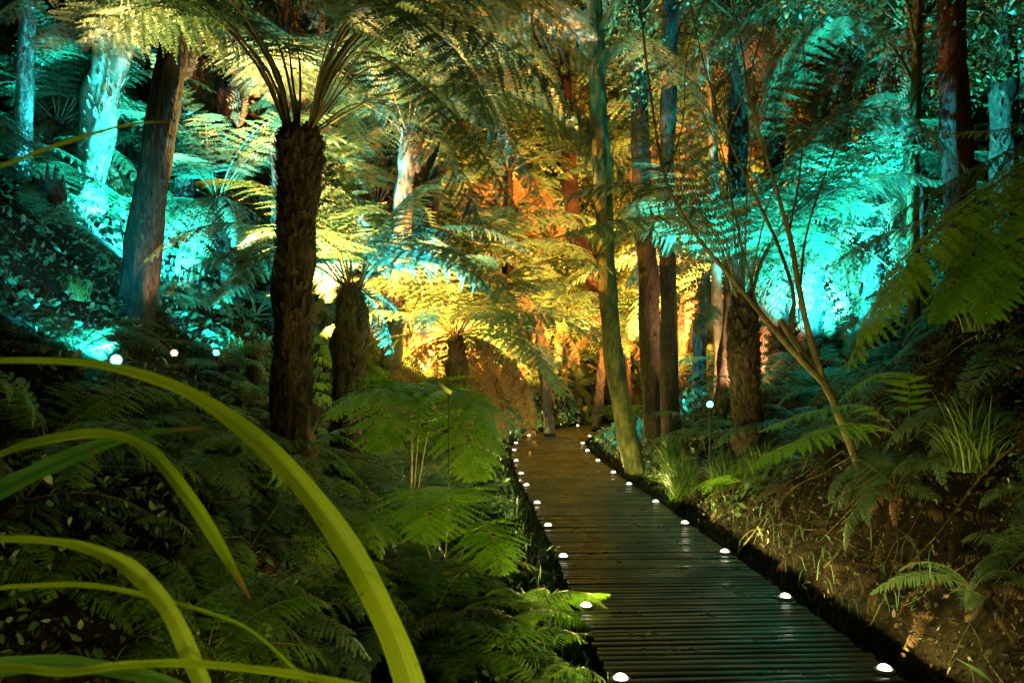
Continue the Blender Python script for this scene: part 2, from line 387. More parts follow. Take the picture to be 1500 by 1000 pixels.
# ------------------------------------------------------------------ ferns
def frond_mesh(name, pts, npairs=26, nleaf=13, pin=0.24, bare=0.2, droop=0.25, seed=0, mats=None, roll=0.0, gap=0.0, width=1.0, stip=0.0034, curl=0.0, keep=1.0):
    """One twice-divided frond along the 3D points pts (stalk to tip)."""
    rg = np.random.default_rng(seed)
    P_ = catmull(pts, 48); L = np.sum(np.linalg.norm(np.diff(P_, axis=0), axis=1))
    T = nrm(np.gradient(P_, axis=0))
    up = np.array([0, 0, 1.0])
    S = np.cross(T, up); ln = np.linalg.norm(S, axis=1)
    S[ln < 0.05] = S[np.argmax(ln)]; S = nrm(S)
    # keep side vectors continuous
    for i in range(1, len(S)):
        if S[i] @ S[i - 1] < 0: S[i] = -S[i]
    N = np.cross(S, T)
    N = np.where((N[:, 2] < 0)[:, None] & True, N, N)
    if roll:
        c, s_ = math.cos(roll), math.sin(roll); S, N = c * S + s_ * N, c * N - s_ * S
    mb = MB()
    tube(mb, P_[::3], [stip * L ** 0.6 * 1.5, stip * L ** 0.6, stip * 0.6 * L ** 0.6, stip * 0.12], 5, 1, cap=False)
    us = bare + (1 - bare) * (np.arange(npairs) + 0.5) / npairs
    v = (us - bare) / (1 - bare)
    prof = np.minimum(1, (v + 0.10) / 0.32) ** 0.8 * np.clip(1 - v, 0, 1) ** 0.62
    prof = prof / prof.max()
    at = lambda A, u: np.stack([np.interp(u * 47, np.arange(48), A[:, k]) for k in range(3)], -1)
    BV, BF = [], []; CV = []
    for sd in (-1, 1):
        u = us + rg.uniform(-0.25, 0.25, npairs) * (1 - bare) / npairs * 0.6
        u = np.clip(u, 0, 1)
        b = at(P_, u); t = nrm(at(T, u)); s = nrm(at(S, u)) * sd; n = nrm(at(N, u))
        ell = L * pin * prof * rg.uniform(0.88, 1.08, npairs)
        al = np.interp(v, [0, 1], [0.15, 0.75]) + rg.normal(0, 0.06, npairs)
        d = nrm(np.cos(al)[:, None] * s + np.sin(al)[:, None] * t + rg.normal(0, 0.07, npairs)[:, None] * n)
        dr = (droop * rg.uniform(0.6, 1.4, npairs) * ell)[:, None, None]
        ok = (rg.random(npairs) < keep)
        vj = (np.arange(nleaf) + 0.6) / nleaf
        q = nrm(np.cross(n, d)); q = np.where((np.sum(q * t, -1) < 0)[:, None], -q, q)
        cx = lambda vv: b[:, None, :] + d[:, None, :] * (ell[:, None] * vv)[..., None] - n[:, None, :] * dr * (vv ** 2)[..., None] + q[:, None, :] * (curl * ell[:, None] * vv ** 2)[..., None]
        vv = np.broadcast_to(vj, (npairs, nleaf))
        base = cx(vv); dirp = nrm(cx(vv + 0.03) - base)
        sp = ell[:, None] / nleaf
        lp = np.minimum(1, (1.02 - vv) / 0.55) ** 0.7 * np.minimum(1, (vv + 0.25) / 0.4)
        llen = width * 1.0 * (L * (1 - bare) / npairs) * 0.60 * lp * rg.uniform(0.85, 1.15, vv.shape)
        for ss in (-1, 1):
            e = nrm(q[:, None, :] * ss * 1.0 + dirp * 0.45)
            jit = rg.normal(0, 0.16, vv.shape)[..., None] * n[:, None, :]
            e = nrm(e + jit - 0.12 * n[:, None, :])
            wv = dirp * (sp * 0.50)[..., None]
            v0 = base - wv * 0.7; v1 = base + e * (llen * 0.5)[..., None] - wv * 0.75
            v2 = base + e * llen[..., None]; v3 = base + e * (llen * 0.5)[..., None] + wv * 0.85; v4 = base + wv * 0.9
            Q = np.stack([v0, v1, v2, v3, v4], 2)[ok].reshape(-1, 5, 3)
            BV.append(Q.reshape(-1, 3))
        # midribs as thin strips
        vm = np.broadcast_to(np.array([0, 0.35, 0.7, 1.0]), (npairs, 4)); cm = cx(vm)
        hw = (0.010 * ell)[:, None, None] * q[:, None, :] * np.array([1, .8, .5, .1])[None, :, None]
        up_ = n[:, None, :] * 0.002
        st = np.stack([cm - hw + up_, cm + hw + up_], 2)[ok].reshape(-1, 3)
        nn = int(ok.sum()); idx = np.arange(nn * 8).reshape(nn, 4, 2)
        mb.add(st, np.stack([idx[:, :-1, 0], idx[:, 1:, 0], idx[:, 1:, 1], idx[:, :-1, 1]], -1).reshape(-1, 4), 0)
    V = np.concatenate(BV); mb.add(V, np.arange(len(V)).reshape(-1, 5), 0)
    me = mb.mesh(name, mats or [M['frond'], M['stipe']])
    return me

def arc_pts(a0, a1, n=7, bend=1.0, side=0.0):
    p = [np.zeros(3)]; a = np.linspace(0, 1, n) ** bend
    for i in range(1, n):
        t = R(a0 + (a1 - a0) * (a[i] + a[i - 1]) / 2); x = i / n
        p.append(p[-1] + np.array([math.cos(t), side * x, math.sin(t)]) / (n - 1))
    return p
KINDS = {'fan': (84, -30), 'erect': (78, 5), 'arch': (62, -38), 'spread': (40, -50), 'low': (12, -62), 'flat': (25, -18)}
LIB = {}
def lib(kind, lod, dead=False, fresh=False):
    k = (kind, lod, dead, fresh)
    if k not in LIB:
        out = []
        for vi in range(3):
            a0, a1 = KINDS[kind]
            pts = arc_pts(a0 + rnd.uniform(-6, 6), a1 + rnd.uniform(-10, 10), side=rnd.uniform(-0.3, 0.3))
            pv = (0.22, 0.27, 0.185)[vi]; nf = (1.0, 0.78, 1.12)[vi]
            np_, nl = {'hi': (32, 18), 'mid': (24, 11), 'lo': (18, 7)}[lod]
            m = [M['dead'] if dead else (M['frond_bright'] if fresh else M['frond']), M['stipe']]
            out.append(frond_mesh('frond_' + kind, pts, int(np_ * nf), nl, pin=pv if not dead else 0.13, bare=(0.32 if kind == 'fan' else 0.16) if not dead else 0.1,
                                  droop=0.28 if not dead else 0.9, seed=hash_(k, vi), mats=m, keep=(1.0, 0.94, 0.97)[vi] if not dead else 0.8))
        LIB[k] = out
    return rnd.choice(LIB[k])
def hash_(k, v): return (sum(ord(c) for c in str(k)) * 31 + v * 977) % 100000

def put_frond(parent, loc, az, kind, L, lod, dead=False, fresh=False, tilt=0.0, roll=0.0):
    o = link('dead_frond' if dead else 'frond', lib(kind, lod, dead, fresh), parent, loc, (roll, -tilt, az), L)
    return o

def fern_trunk(pts, rad, seed, m, stubs=300, hair=400, stub_len=0.07):
    mb = MB(); path = catmull(pts, 40)
    tube(mb, path, rad, 20, 0, rough=0.5, fissure=0.3, seed=seed)
    rg = np.random.default_rng(seed + 5)
    L = np.linalg.norm(path[-1] - path[0])
    rr = lambda u: np.interp(u, np.linspace(0, 1, len(rad)), rad)
    T = nrm(np.gradient(path, axis=0))
    # old frond bases point up and outward, fibres hang down
    V = []
    for kind, cnt in (('stub', stubs), ('hair', hair)):
        u = np.where(rg.random(cnt) < 0.2, 0.88 + 0.12 * rg.random(cnt), rg.random(cnt)) if kind == 'stub' else rg.random(cnt); th = rg.uniform(0, 2 * math.pi, cnt)
        c = np.stack([np.interp(u * 39, np.arange(40), path[:, k]) for k in range(3)], -1)
        out = np.stack([np.cos(th), np.sin(th), np.zeros(cnt)], -1); tg = np.stack([-np.sin(th), np.cos(th), np.zeros(cnt)], -1)
        r = rr(u)[:, None]; b = c + out * r * 0.93
        ln = (rg.uniform(0.5, 1.4, cnt) * stub_len)[:, None]
        if kind == 'stub':
            tip = b + out * ln * 0.55 + np.array([0, 0, 1]) * ln * 1.0; wd = 0.22 * ln
        else:
            tip = b + out * ln * rg.uniform(0.1, 0.5, (cnt, 1)) - np.array([0, 0, 1]) * ln * 1.3; wd = 0.10 * ln
        q = np.stack([b - tg * wd, b + tg * wd, tip + tg * wd * 0.5, tip - tg * wd * 0.5], 1)
        V.append(q.reshape(-1, 3))
    V = np.concatenate(V); mb.add(V, np.arange(len(V)).reshape(-1, 4), 0)
    me = mb.mesh('trunk', [m])
    return me

def tree_fern(label, top, base=None, L=2.6, n=14, r=0.13, lod='mid', kinds=('erect', 'arch', 'arch', 'spread'), dead=5, group='tree ferns rising from the gully banks', bark='fern_bark',
              mid=None, heroes=(), seed=None, az0=None, stubs=260, fresh=False, rads=None, skip=None, deadL=0.55, stub_len=0.07):
    sd = seed if seed is not None else rnd.randint(1, 9999); rg = random.Random(sd)
    top = Vector(top)
    if base is None: base = Vector((top.x + rg.uniform(-0.3, 0.3), top.y + rg.uniform(-0.2, 0.2), 0))
    else: base = Vector(base)
    base.z = g1(base.x, base.y) - 0.15
    t = thing('tree_fern', base, label, 'tree fern', group)
    pts = [Vector((0, 0, 0))] + [Vector(q) - base for q in (mid or [])] + [top - base]
    if len(pts) == 2: pts.insert(1, (pts[0] + pts[1]) / 2 + Vector((rg.uniform(-0.06, 0.06), 0, 0)))
    rads = rads or [r * 1.15, r * 0.95, r * 0.9, r * 1.0, r * 1.15, r * 0.5]
    link('trunk', fern_trunk([list(q) for q in pts], rads, sd, M[bark], stubs, stubs, stub_len), t)
    c = top - base
    for i in range(n):
        az = (az0 or 0) + i * 2.39996 + rg.uniform(-0.2, 0.2)
        k = kinds[int(i * len(kinds) / n)]
        if skip and skip(az % (2 * math.pi)): continue
        put_frond(t, c + Vector((math.cos(az), math.sin(az), 0)) * r * 0.5, az, k, L * rg.uniform(0.82, 1.1), lod, fresh=fresh, roll=rg.uniform(-0.25, 0.25))
    for i in range(dead):
        az = rg.uniform(0, 6.28)
        put_frond(t, c + Vector((math.cos(az), math.sin(az), -0.05 / r * 0.1)) * r * 0.9, az, 'low', L * deadL * rg.uniform(0.7, 1.1), 'lo', dead=True, tilt=-R(rg.uniform(20, 45)))
    for h in heroes:
        hero_frond(t, base, h)
    return t

def hero_frond(t, base, h):
    """h = dict(pts=[(px,py,Y)...], optional frond parameters)"""
    h = dict(h); pp = [list(P(*q) - base) for q in h.pop('pts')]
    m = [M[h.pop('m', 'frond')], M['stipe']]
    h.setdefault('npairs', 34); h.setdefault('nleaf', 18); h.setdefault('seed', rnd.randint(1, 9999))
    return link('frond', frond_mesh('frond', pp, mats=m, **h), t)

def ground_fern(label, x, y, L=0.7, n=9, lod='mid', kinds=('arch', 'spread', 'flat'), fresh=False, cat='fern', group='ground ferns beside the boardwalk', dz=0.0, seed=None, az=None, h0=0.0):
    rg = random.Random(seed if seed is not None else rnd.randint(1, 9999))
    t = thing('fern', (x, y, g1(x, y) + dz), label, cat, group)
    mb = MB()
    tube(mb, catmull([(0, 0, -0.25 - dz), (0.01, 0, 0.0), (0, 0, 0.06 + h0)], 6), [0.05, 0.05, 0.035], 8, 0, rough=0.3)
    link('rootstock', mb.mesh('rootstock', [M['fern_bark']]), t)
    for i in range(n):
        a = (i * 2.39996 + rg.uniform(-0.3, 0.3)) if az is None else az[0] + (az[1] - az[0]) * (i + 0.5) / n + rg.uniform(-0.1, 0.1)
        k = kinds[int(i * len(kinds) / n)]
        put_frond(t, (0, 0, 0.04 + h0), a, k, L * rg.uniform(0.75, 1.15), lod, fresh=fresh, roll=rg.uniform(-0.3, 0.3))
    return t

# ------------------------------------------------------------------ lamps
def box(mb, c, s, mi=0, rot=None):
    c = np.array(c, float); h = np.array(s, float) / 2
    V = np.array([[x, y, z] for x in (-1, 1) for y in (-1, 1) for z in (-1, 1)]) * h
    if rot is not None: V = V @ np.array(rot).T
    mb.add(V + c, [[0, 1, 3, 2], [4, 6, 7, 5], [0, 4, 5, 1], [2, 3, 7, 6], [0, 2, 6, 4], [1, 5, 7, 3]], mi)

def lathe(mb, prof, segs=16, mi=0):
    th = np.linspace(0, 2 * math.pi, segs, endpoint=False); n = len(prof)
    V = np.array([[[r * math.cos(a), r * math.sin(a), z] for a in th] for r, z in prof])
    idx = np.arange(n * segs).reshape(n, segs); a = idx[:-1]; c = idx[1:]
    mb.add(V.reshape(-1, 3), np.stack([a, np.roll(a, -1, 1), np.roll(c, -1, 1), c], -1).reshape(-1, 4), mi)

def deck_lamp_meshes():
    a = MB(); lathe(a, [(0.052, -0.001), (0.052, 0.010), (0.046, 0.016), (0.034, 0.016), (0.034, 0.004), (0.001, 0.004)], 20)
    b = MB(); lathe(b, [(0.033, 0.008), (0.0315, 0.017), (0.026, 0.026), (0.016, 0.032), (0.001, 0.034)], 20)
    m1 = a.mesh('lamp_ring', [M['steel']]); m2 = b.mesh('lens', [M['lens_warm']]); smooth(m1); smooth(m2)
    return m1, m2
DL = deck_lamp_meshes()
DECK_W = 48.0
pl = bpy.data.lights.new('deck_lamp_light', 'SPOT'); pl.energy = DECK_W; pl.color = WARM; pl.shadow_soft_size = 0.03; pl.spot_size = R(180); pl.spot_blend = 0.04
def deck_lamp(x, y, label):
    t = thing('deck_lamp', (x, y, 0.001), label, 'deck lamp', 'small round lamps along both edges of the boardwalk')
    link('lamp_ring', DL[0], t); link('lens', DL[1], t)
    ld = pl.copy(); ld.energy = DECK_W * rnd.uniform(0.65, 1.3); o = bpy.data.objects.new('deck_lamp_light', ld); COL.objects.link(o); o.parent = t; o.location = (0, 0, 0.045); o.rotation_euler = (R(180), 0, 0)
ORD = ['first', 'second', 'third', 'fourth', 'fifth', 'sixth', 'seventh', 'eighth', 'ninth', 'tenth', 'eleventh', 'twelfth']
LEFT = [(895, 985), (843, 882), (812, 810), (794, 765), (777, 733), (763, 707), (757, 691), (751, 672), (748, 657), (751, 647), (779, 636), (813, 628)]
RIGHT = [(1292, 970), (1155, 868), (1060, 802), (1000, 762), (958, 731), (921, 706), (899, 689), (875, 672), (862, 658), (857, 647), (873, 637), (857, 622)]
def onground(px, py):
    d = F * 1.46 / (py - 540); return (px - 750) / F * d, d
def snap(x, y, off):
    dx = CL[:, 0] - x; dy = CL[:, 1] - y; i = int(np.argmin(dx * dx + dy * dy))
    r = np.array([CLT[i, 1], -CLT[i, 0]]); s = 1 if (r @ np.array([x - CL[i, 0], y - CL[i, 1]])) > 0 else -1
    q = CL[i] + r * s * off
    return float(q[0]), float(q[1])
for i, (a, b) in enumerate(LEFT):
    deck_lamp(*snap(*onground(a, b), 0.665), 'warm white deck lamp on the left board edge, %s from the front' % ORD[i])
for i, (a, b) in enumerate(RIGHT):
    if i == 11: deck_lamp(*snap(*onground(a, b), 0.665), 'tiny warm white deck lamp at the far end where boards bend right')
    else: deck_lamp(*snap(*onground(a, b), 0.665), 'warm white deck lamp on the right board edge, %s from the front' % ORD[i])
# the rows run on past the camera
for i, s in enumerate((2.72, 1.45, 0.2, -1.1)):
    for sd in (-1, 1):
        j = int(np.argmin(abs(CL[:, 1] - s))); r = np.array([CLT[j, 1], -CLT[j, 0]]); q = CL[j] + r * sd * 0.665
        deck_lamp(float(q[0]), float(q[1]), 'warm white deck lamp out of the picture, %s below the frame on the %s edge' % (ORD[i], 'left' if sd < 0 else 'right'))

def flood_meshes():
    hd = MB(); lathe(hd, [(0.001, -0.13), (0.035, -0.13), (0.05, -0.10), (0.062, -0.02), (0.066, 0.03), (0.060, 0.03), (0.054, -0.01), (0.001, -0.012)], 18)
    for k in range(6):
        a = k * math.pi / 3; box(hd, (0.05 * math.cos(a), 0.05 * math.sin(a), -0.09), (0.035, 0.006, 0.06), 0, [[math.cos(a), -math.sin(a), 0], [math.sin(a), math.cos(a), 0], [0, 0, 1]])
    ln = MB(); lathe(ln, [(0.048, 0.004), (0.040, 0.014), (0.026, 0.020), (0.001, 0.023)], 18)
    st = MB(); tube(st, [(0, 0, -0.5), (0, 0, -0.25), (0, 0, 0.0)], [0.004, 0.012, 0.012], 8)
    return hd.mesh('lamp_head', [M['metal']]), ln, st.mesh('stake', [M['metal']])
FH, FL_, FS = flood_meshes(); smooth(FH)
FLOODS = []
LENS = {k: FL_.mesh('lens', [M['lens_' + k]]) for k in ('cyan', 'pink', 'amber')}
def flood(label, pos, aim, col, W, lens='amber', spread=120, blend=0.6, group='garden floodlights on stakes', face=None):
    """a stake-mounted garden floodlight: stake, head, glass and its own light"""
    pos = Vector(pos); aim = Vector(aim)
    z = g1(pos.x, pos.y); 
    if pos.z < z + 0.12: pos.z = z + 0.12
    FLOODS.append((pos.x, pos.y)); t = thing('floodlight', pos, label, 'floodlight', group)
    s = link('stake', FS, t); s.scale = (1, 1, max(1.0, (pos.z - z) / 0.4))
    q = (aim - pos).to_track_quat('Z', 'Y')
    fq = (Vector(face) - pos).to_track_quat('Z', 'Y') if face is not None else q
    h = link('lamp_head', FH, t, scale=0.72); h.rotation_euler = fq.to_euler()
    g = link('lens', LENS[lens], h)
    ld = bpy.data.lights.new('floodlight_beam', 'SPOT'); ld.energy = W; ld.color = col; ld.spot_size = R(spread); ld.spot_blend = blend; ld.shadow_soft_size = 0.04
    lo = bpy.data.objects.new('floodlight_beam', ld); COL.objects.link(lo); lo.parent = t
    lo.rotation_euler = (aim - pos).to_track_quat('-Z', 'Y').to_euler(); lo.location = (aim - pos).normalized() * 0.07
    return t

CAMP = (0, 0, 1.5)
def fray(px, py, y0=5.0, h=0.28): return ray(px, py, h, y0)
flood('bright cyan floodlight at the foot of the thick leaning left trunk', fray(170, 527), P(-160, 130, 10.0), CYAN, 5500, 'cyan', 66, face=CAMP)
flood('peach floodlight beside the thick leaning left trunk', fray(255, 527, 8), P(225, 250, 8.2), PINK, 230, 'pink', 55, face=CAMP)
flood('small cyan floodlight right of the peach floodlight on the left bank', fray(317, 546, 8.6, 0.45), P(370, 250, 11.5), CYAN, 900, 'cyan', 95, face=(0.3, 0, 4))
flood('bright cyan floodlight in front of the right tree fern trunk', P(1040, 592, 8.9), P(1185, 150, 9.8), CYAN, 11000, 'cyan', 84, face=CAMP)
flood('small cyan floodlight low behind the twin dark trunks', P(950, 633, 12.6), P(900, 430, 16), CYAN, 900, 'cyan', 120, face=CAMP)
# lamps that only their light gives away, each behind the trunk or fern that hides it
flood('cream floodlight hidden behind the shaggy tree fern trunk', P(425, 500, 10.2), P(440, 30, 9.4), CREAM, 9500, 'amber', 92)
flood('cream floodlight close behind the shaggy tree fern trunk', P(434, 520, 7.15), P(470, 0, 7.3), CREAM, 3000, 'amber', 78)
flood('cyan floodlight hidden among ferns behind the shaggy tree fern', P(548, 560, 8.9), P(560, 250, 9.0), CYAN, 3000, 'cyan', 110)
flood('cyan floodlight hidden up the left bank behind the thick trunk', P(205, 470, 9.6), P(240, 60, 12.5), CYAN, 4200, 'cyan', 150)
flood('amber floodlight hidden behind the dark tree fern foot', P(500, 545, 10.0), P(660, 130, 10.5), AMBER, 12000, 'amber', 115)
flood('amber floodlight hidden at the foot of the central fern slope', P(632, 555, 12.4), P(690, 230, 15), AMBER, 12000, 'amber', 130)
flood('amber floodlight hidden behind ferns at the far boardwalk bend', P(770, 560, 19.5), P(800, 150, 23), AMBER, 14000, 'amber', 150)
flood('amber floodlight hidden behind the twin dark trunks', P(962, 540, 15.0), P(900, 80, 20), AMBER, 14000, 'amber', 150)
flood('peach floodlight hidden behind the right tree fern trunk', P(1100, 560, 11.0), P(1050, 470, 12.6), PINK, 700, 'pink', 110)
flood('cyan floodlight hidden behind the right slope ferns', P(1200, 500, 10.6), P(1230, 200, 13), CYAN, 8500, 'cyan', 100)
flood('cyan floodlight hidden high up the right slope', P(1290, 390, 10.6), P(1150, 0, 12.4), CYAN, 6500, 'cyan', 70)
flood('amber floodlight hidden high behind the right slope ferns', P(1075, 430, 15.5), P(1080, 150, 20), AMBER, 8000, 'amber', 150)

# ------------------------------------------------------------------ trees with plain trunks
def leaf_blob(name, n, rx, rz, size, mats, seed, clumps=26):
    rg = np.random.default_rng(seed)
    c = rg.normal(0, 1, (clumps, 3)); c = nrm(c) * rg.uniform(0.3, 1, (clumps, 1)) ** 0.6
    c *= np.array([rx, rx, rz]); cr = rg.uniform(0.18, 0.42, clumps) * rx
    k = rg.integers(0, clumps, n)
    p = c[k] + nrm(rg.normal(0, 1, (n, 3))) * (cr[k] * rg.uniform(0.3, 1, n) ** 0.5)[:, None]
    return leaves_at(name, p, size, mats, rg)

def leaves_at(name, p, size, mats, rg, up=0.4, mk=True):
    n = len(p)
    d = nrm(rg.normal(0, 1, (n, 3)) + np.array([0, 0, -0.3])); nn = nrm(rg.normal(0, 1, (n, 3)) + np.array([0, 0, up]))
    s = nrm(np.cross(d, nn)); l = (size * rg.uniform(0.5, 1.5, n))[:, None]; wv = s * l * rg.uniform(0.14, 0.3, (n, 1))
    fold = np.cross(s, d) * l * rg.uniform(0.02, 0.12, (n, 1)); bend = np.cross(s, d) * l * rg.uniform(-0.2, 0.05, (n, 1))
    q = np.stack([p - d * l * .5, p - d * l * .25 - wv + fold, p + d * l * .12 - wv * .9 + fold, p + d * l * .5 + bend, p + d * l * .12 + wv * .9 + fold, p - d * l * .25 + wv + fold], 1).reshape(-1, 3)
    mb = MB(); mb.add(q, np.arange(len(q)).reshape(-1, 6), 0)
    return mb.mesh(name, mats)

def bark_tree(label, pts, rads, bark, crown=None, crown_at=None, group='trunks standing beyond the boardwalk', segs=14, seed=0, fiss=0.25, name='tree', shreds=0, cat='tree', limbs=4):
    pts = [Vector(q) for q in pts]
    base = pts[0].copy(); base.z = g1(base.x, base.y) - 0.2
    t = thing(name, base, label, cat, group)
    mb = MB(); path = catmull([[0, 0, 0]] + [list(q - base) for q in (pts if pts[0].z > base.z + 0.3 else pts[1:])], 60)
    tube(mb, path, rads, segs, 0, rough=0.22, fissure=fiss, seed=seed)
    if shreds:
        rg = np.random.default_rng(seed + 3); u = rg.random(shreds); th = rg.uniform(0, 6.28, shreds)
        c = np.stack([np.interp(u * 59, np.arange(60), path[:, k]) for k in range(3)], -1)
        r = np.interp(u, np.linspace(0, 1, len(rads)), rads)[:, None]
        out = np.stack([np.cos(th), np.sin(th), 0 * th], -1); tg = np.stack([-np.sin(th), np.cos(th), 0 * th], -1)
        b = c + out * r * 0.96; ln = rg.uniform(0.03, 0.10, (shreds, 1)); wd = rg.uniform(0.006, 0.014, (shreds, 1))
        tip = b - np.array([0, 0, 1]) * ln + out * ln * 0.3
        q = np.stack([b - tg * wd, b + tg * wd, tip + tg * wd * .4, tip - tg * wd * .4], 1).reshape(-1, 3); mb.add(q, np.arange(len(q)).reshape(-1, 4))
    if crown is not None:
        for k in range(limbs):
            a = k * 2.4 + seed; u = 0.72 + 0.07 * k; s = path[int(u * 59)]
            e = s + np.array([math.cos(a) * 1.1, math.sin(a) * 1.1, 1.0])
            r0 = np.interp(u, np.linspace(0, 1, len(rads)), rads) * 0.5
            tube(mb, catmull([s, (s + e) / 2 + [0, 0, 0.15], e], 8), [r0, r0 * 0.6, r0 * 0.25], 7, 0)
    me = mb.mesh('trunk', [M[bark]]); smooth(me)
    link('trunk', me, t)
    if crown is not None:
        link('crown', crown, t, path[-1] if crown_at is None else crown_at - base, (0, 0, rnd.uniform(0, 6)))
    return t

CROWN = [leaf_blob('crown_leaves', 9000, 1.7, 1.3, 0.06, [M['broad']], 21 + i) for i in range(2)]
CROWN_BIG = [leaf_blob('crown_leaves', 30000, 2.7, 2.4, 0.09, [M['broad']], 41 + i, 46) for i in range(3)]

# thin wet trunk, far left
bark_tree('thin wet glittering trunk at the left border', [P(8, 520, 9.6), P(20, 330, 9.6), P(36, 120, 9.6), P(41, -60, 9.6), P(40, -200, 9.6)], [0.18, 0.14, 0.10, 0.08, 0.07], 'wet_bark', CROWN[0], seed=3, shreds=900)
# thick leaning trunk
bark_tree('thick dark trunk leaning right behind the bright cyan lamp', [P(190, 620, 8.2), P(197, 480, 8.2), P(218, 300, 8.3), P(245, 120, 8.4), P(264, -20, 8.5), P(290, -250, 8.7)],
          [0.21, 0.175, 0.15, 0.14, 0.13, 0.12], 'dark_bark', CROWN[1], seed=8, fiss=0.35, shreds=1200, segs=24)
# slim curved mossy trunk beside the boardwalk
bark_tree('slim mossy trunk bending up from the right boardwalk edge', [P(936, 715, 11), P(912, 600, 11), P(893, 470, 11), P(885, 300, 11), P(874, 100, 11), P(868, -60, 11), P(860, -200, 11)],
          [0.15, 0.135, 0.12, 0.115, 0.11, 0.10, 0.09], 'moss_bark', CROWN[0], seed=12, fiss=0.22, segs=22, shreds=260)
# twin dark trunks
bark_tree('straight dark trunk, left one of the twin trunks', [P(958, 640, 12.2), P(950, 430, 12.2), P(941, 290, 12.2), P(934, 60, 12.2), P(931, -60, 12.2), P(925, -200, 12.2)], [0.18, 0.15, 0.145, 0.135, 0.13, 0.125], 'dark_bark', CROWN[1], seed=15, fiss=0.35, segs=22, shreds=500)
bark_tree('straight dark trunk, right one of the twin trunks', [P(982, 640, 11.6), P(979, 430, 11.6), P(976, 290, 11.6), P(981, 60, 11.6), P(984, -60, 11.6), P(990, -200, 11.6)], [0.16, 0.125, 0.115, 0.11, 0.105, 0.105], 'dark_bark', CROWN[0], seed=19, fiss=0.3, segs=20, shreds=400)
# red trunk behind that kinks right
bark_tree('reddish trunk kinking right behind the slim mossy trunk', [P(*q_, 19.0) for q_ in ((922, 618), (908, 540), (884, 450), (860, 380), (840, 310), (828, 150), (822, -20), (820, -60))],
          [0.22, 0.20, 0.20, 0.20, 0.18, 0.16, 0.15, 0.15], 'red_bark', CROWN[1], seed=22, segs=16)
bark_tree('second reddish trunk rising close beside the kinked trunk', [P(838, 540, 26), P(838, 300, 26), P(836, 100, 26), P(836, -20, 26)], [0.16, 0.14, 0.13, 0.12], 'red_bark', CROWN[0], seed=25, segs=12)
bark_tree('thin ringed grey stem standing in the golden slope', [P(816, 560, 23.5), P(820, 490, 23.5), P(828, 390, 23.5), P(829, 300, 23.5), P(824, 150, 23.5)], [0.15, 0.13, 0.12, 0.11, 0.10], 'pale_bark', CROWN[1], seed=28, segs=12)
# pale trunks in the middle distance
bark_tree('pink lit pale stem left of the right tree fern', [P(1055, 580, 12.6), P(1053, 500, 12.6), P(1050, 430, 12.6), P(1046, 250, 12.6), P(1040, 60, 12.6)], [0.10, 0.09, 0.085, 0.08, 0.06], 'pale_bark', CROWN[0], seed=31, segs=12)
# dark trunks upper right
bark_tree('thin brown trunk at the top right beside the red trunk', [P(1338, 470, 8.5), P(1338, 270, 8.5), P(1343, 100, 8.5), P(1346, -60, 8.5)], [0.08, 0.06, 0.05, 0.05], 'moss_bark', CROWN[1], seed=33, segs=12, shreds=400)
bark_tree('wide dark red trunk at the top right', [P(1410, 480, 8.0), P(1405, 270, 8.0), P(1396, 100, 8.0), P(1392, -60, 8.0), P(1390, -200, 8.0)], [0.20, 0.145, 0.135, 0.13, 0.12], 'red_bark', CROWN[0], seed=35, segs=20, shreds=900)

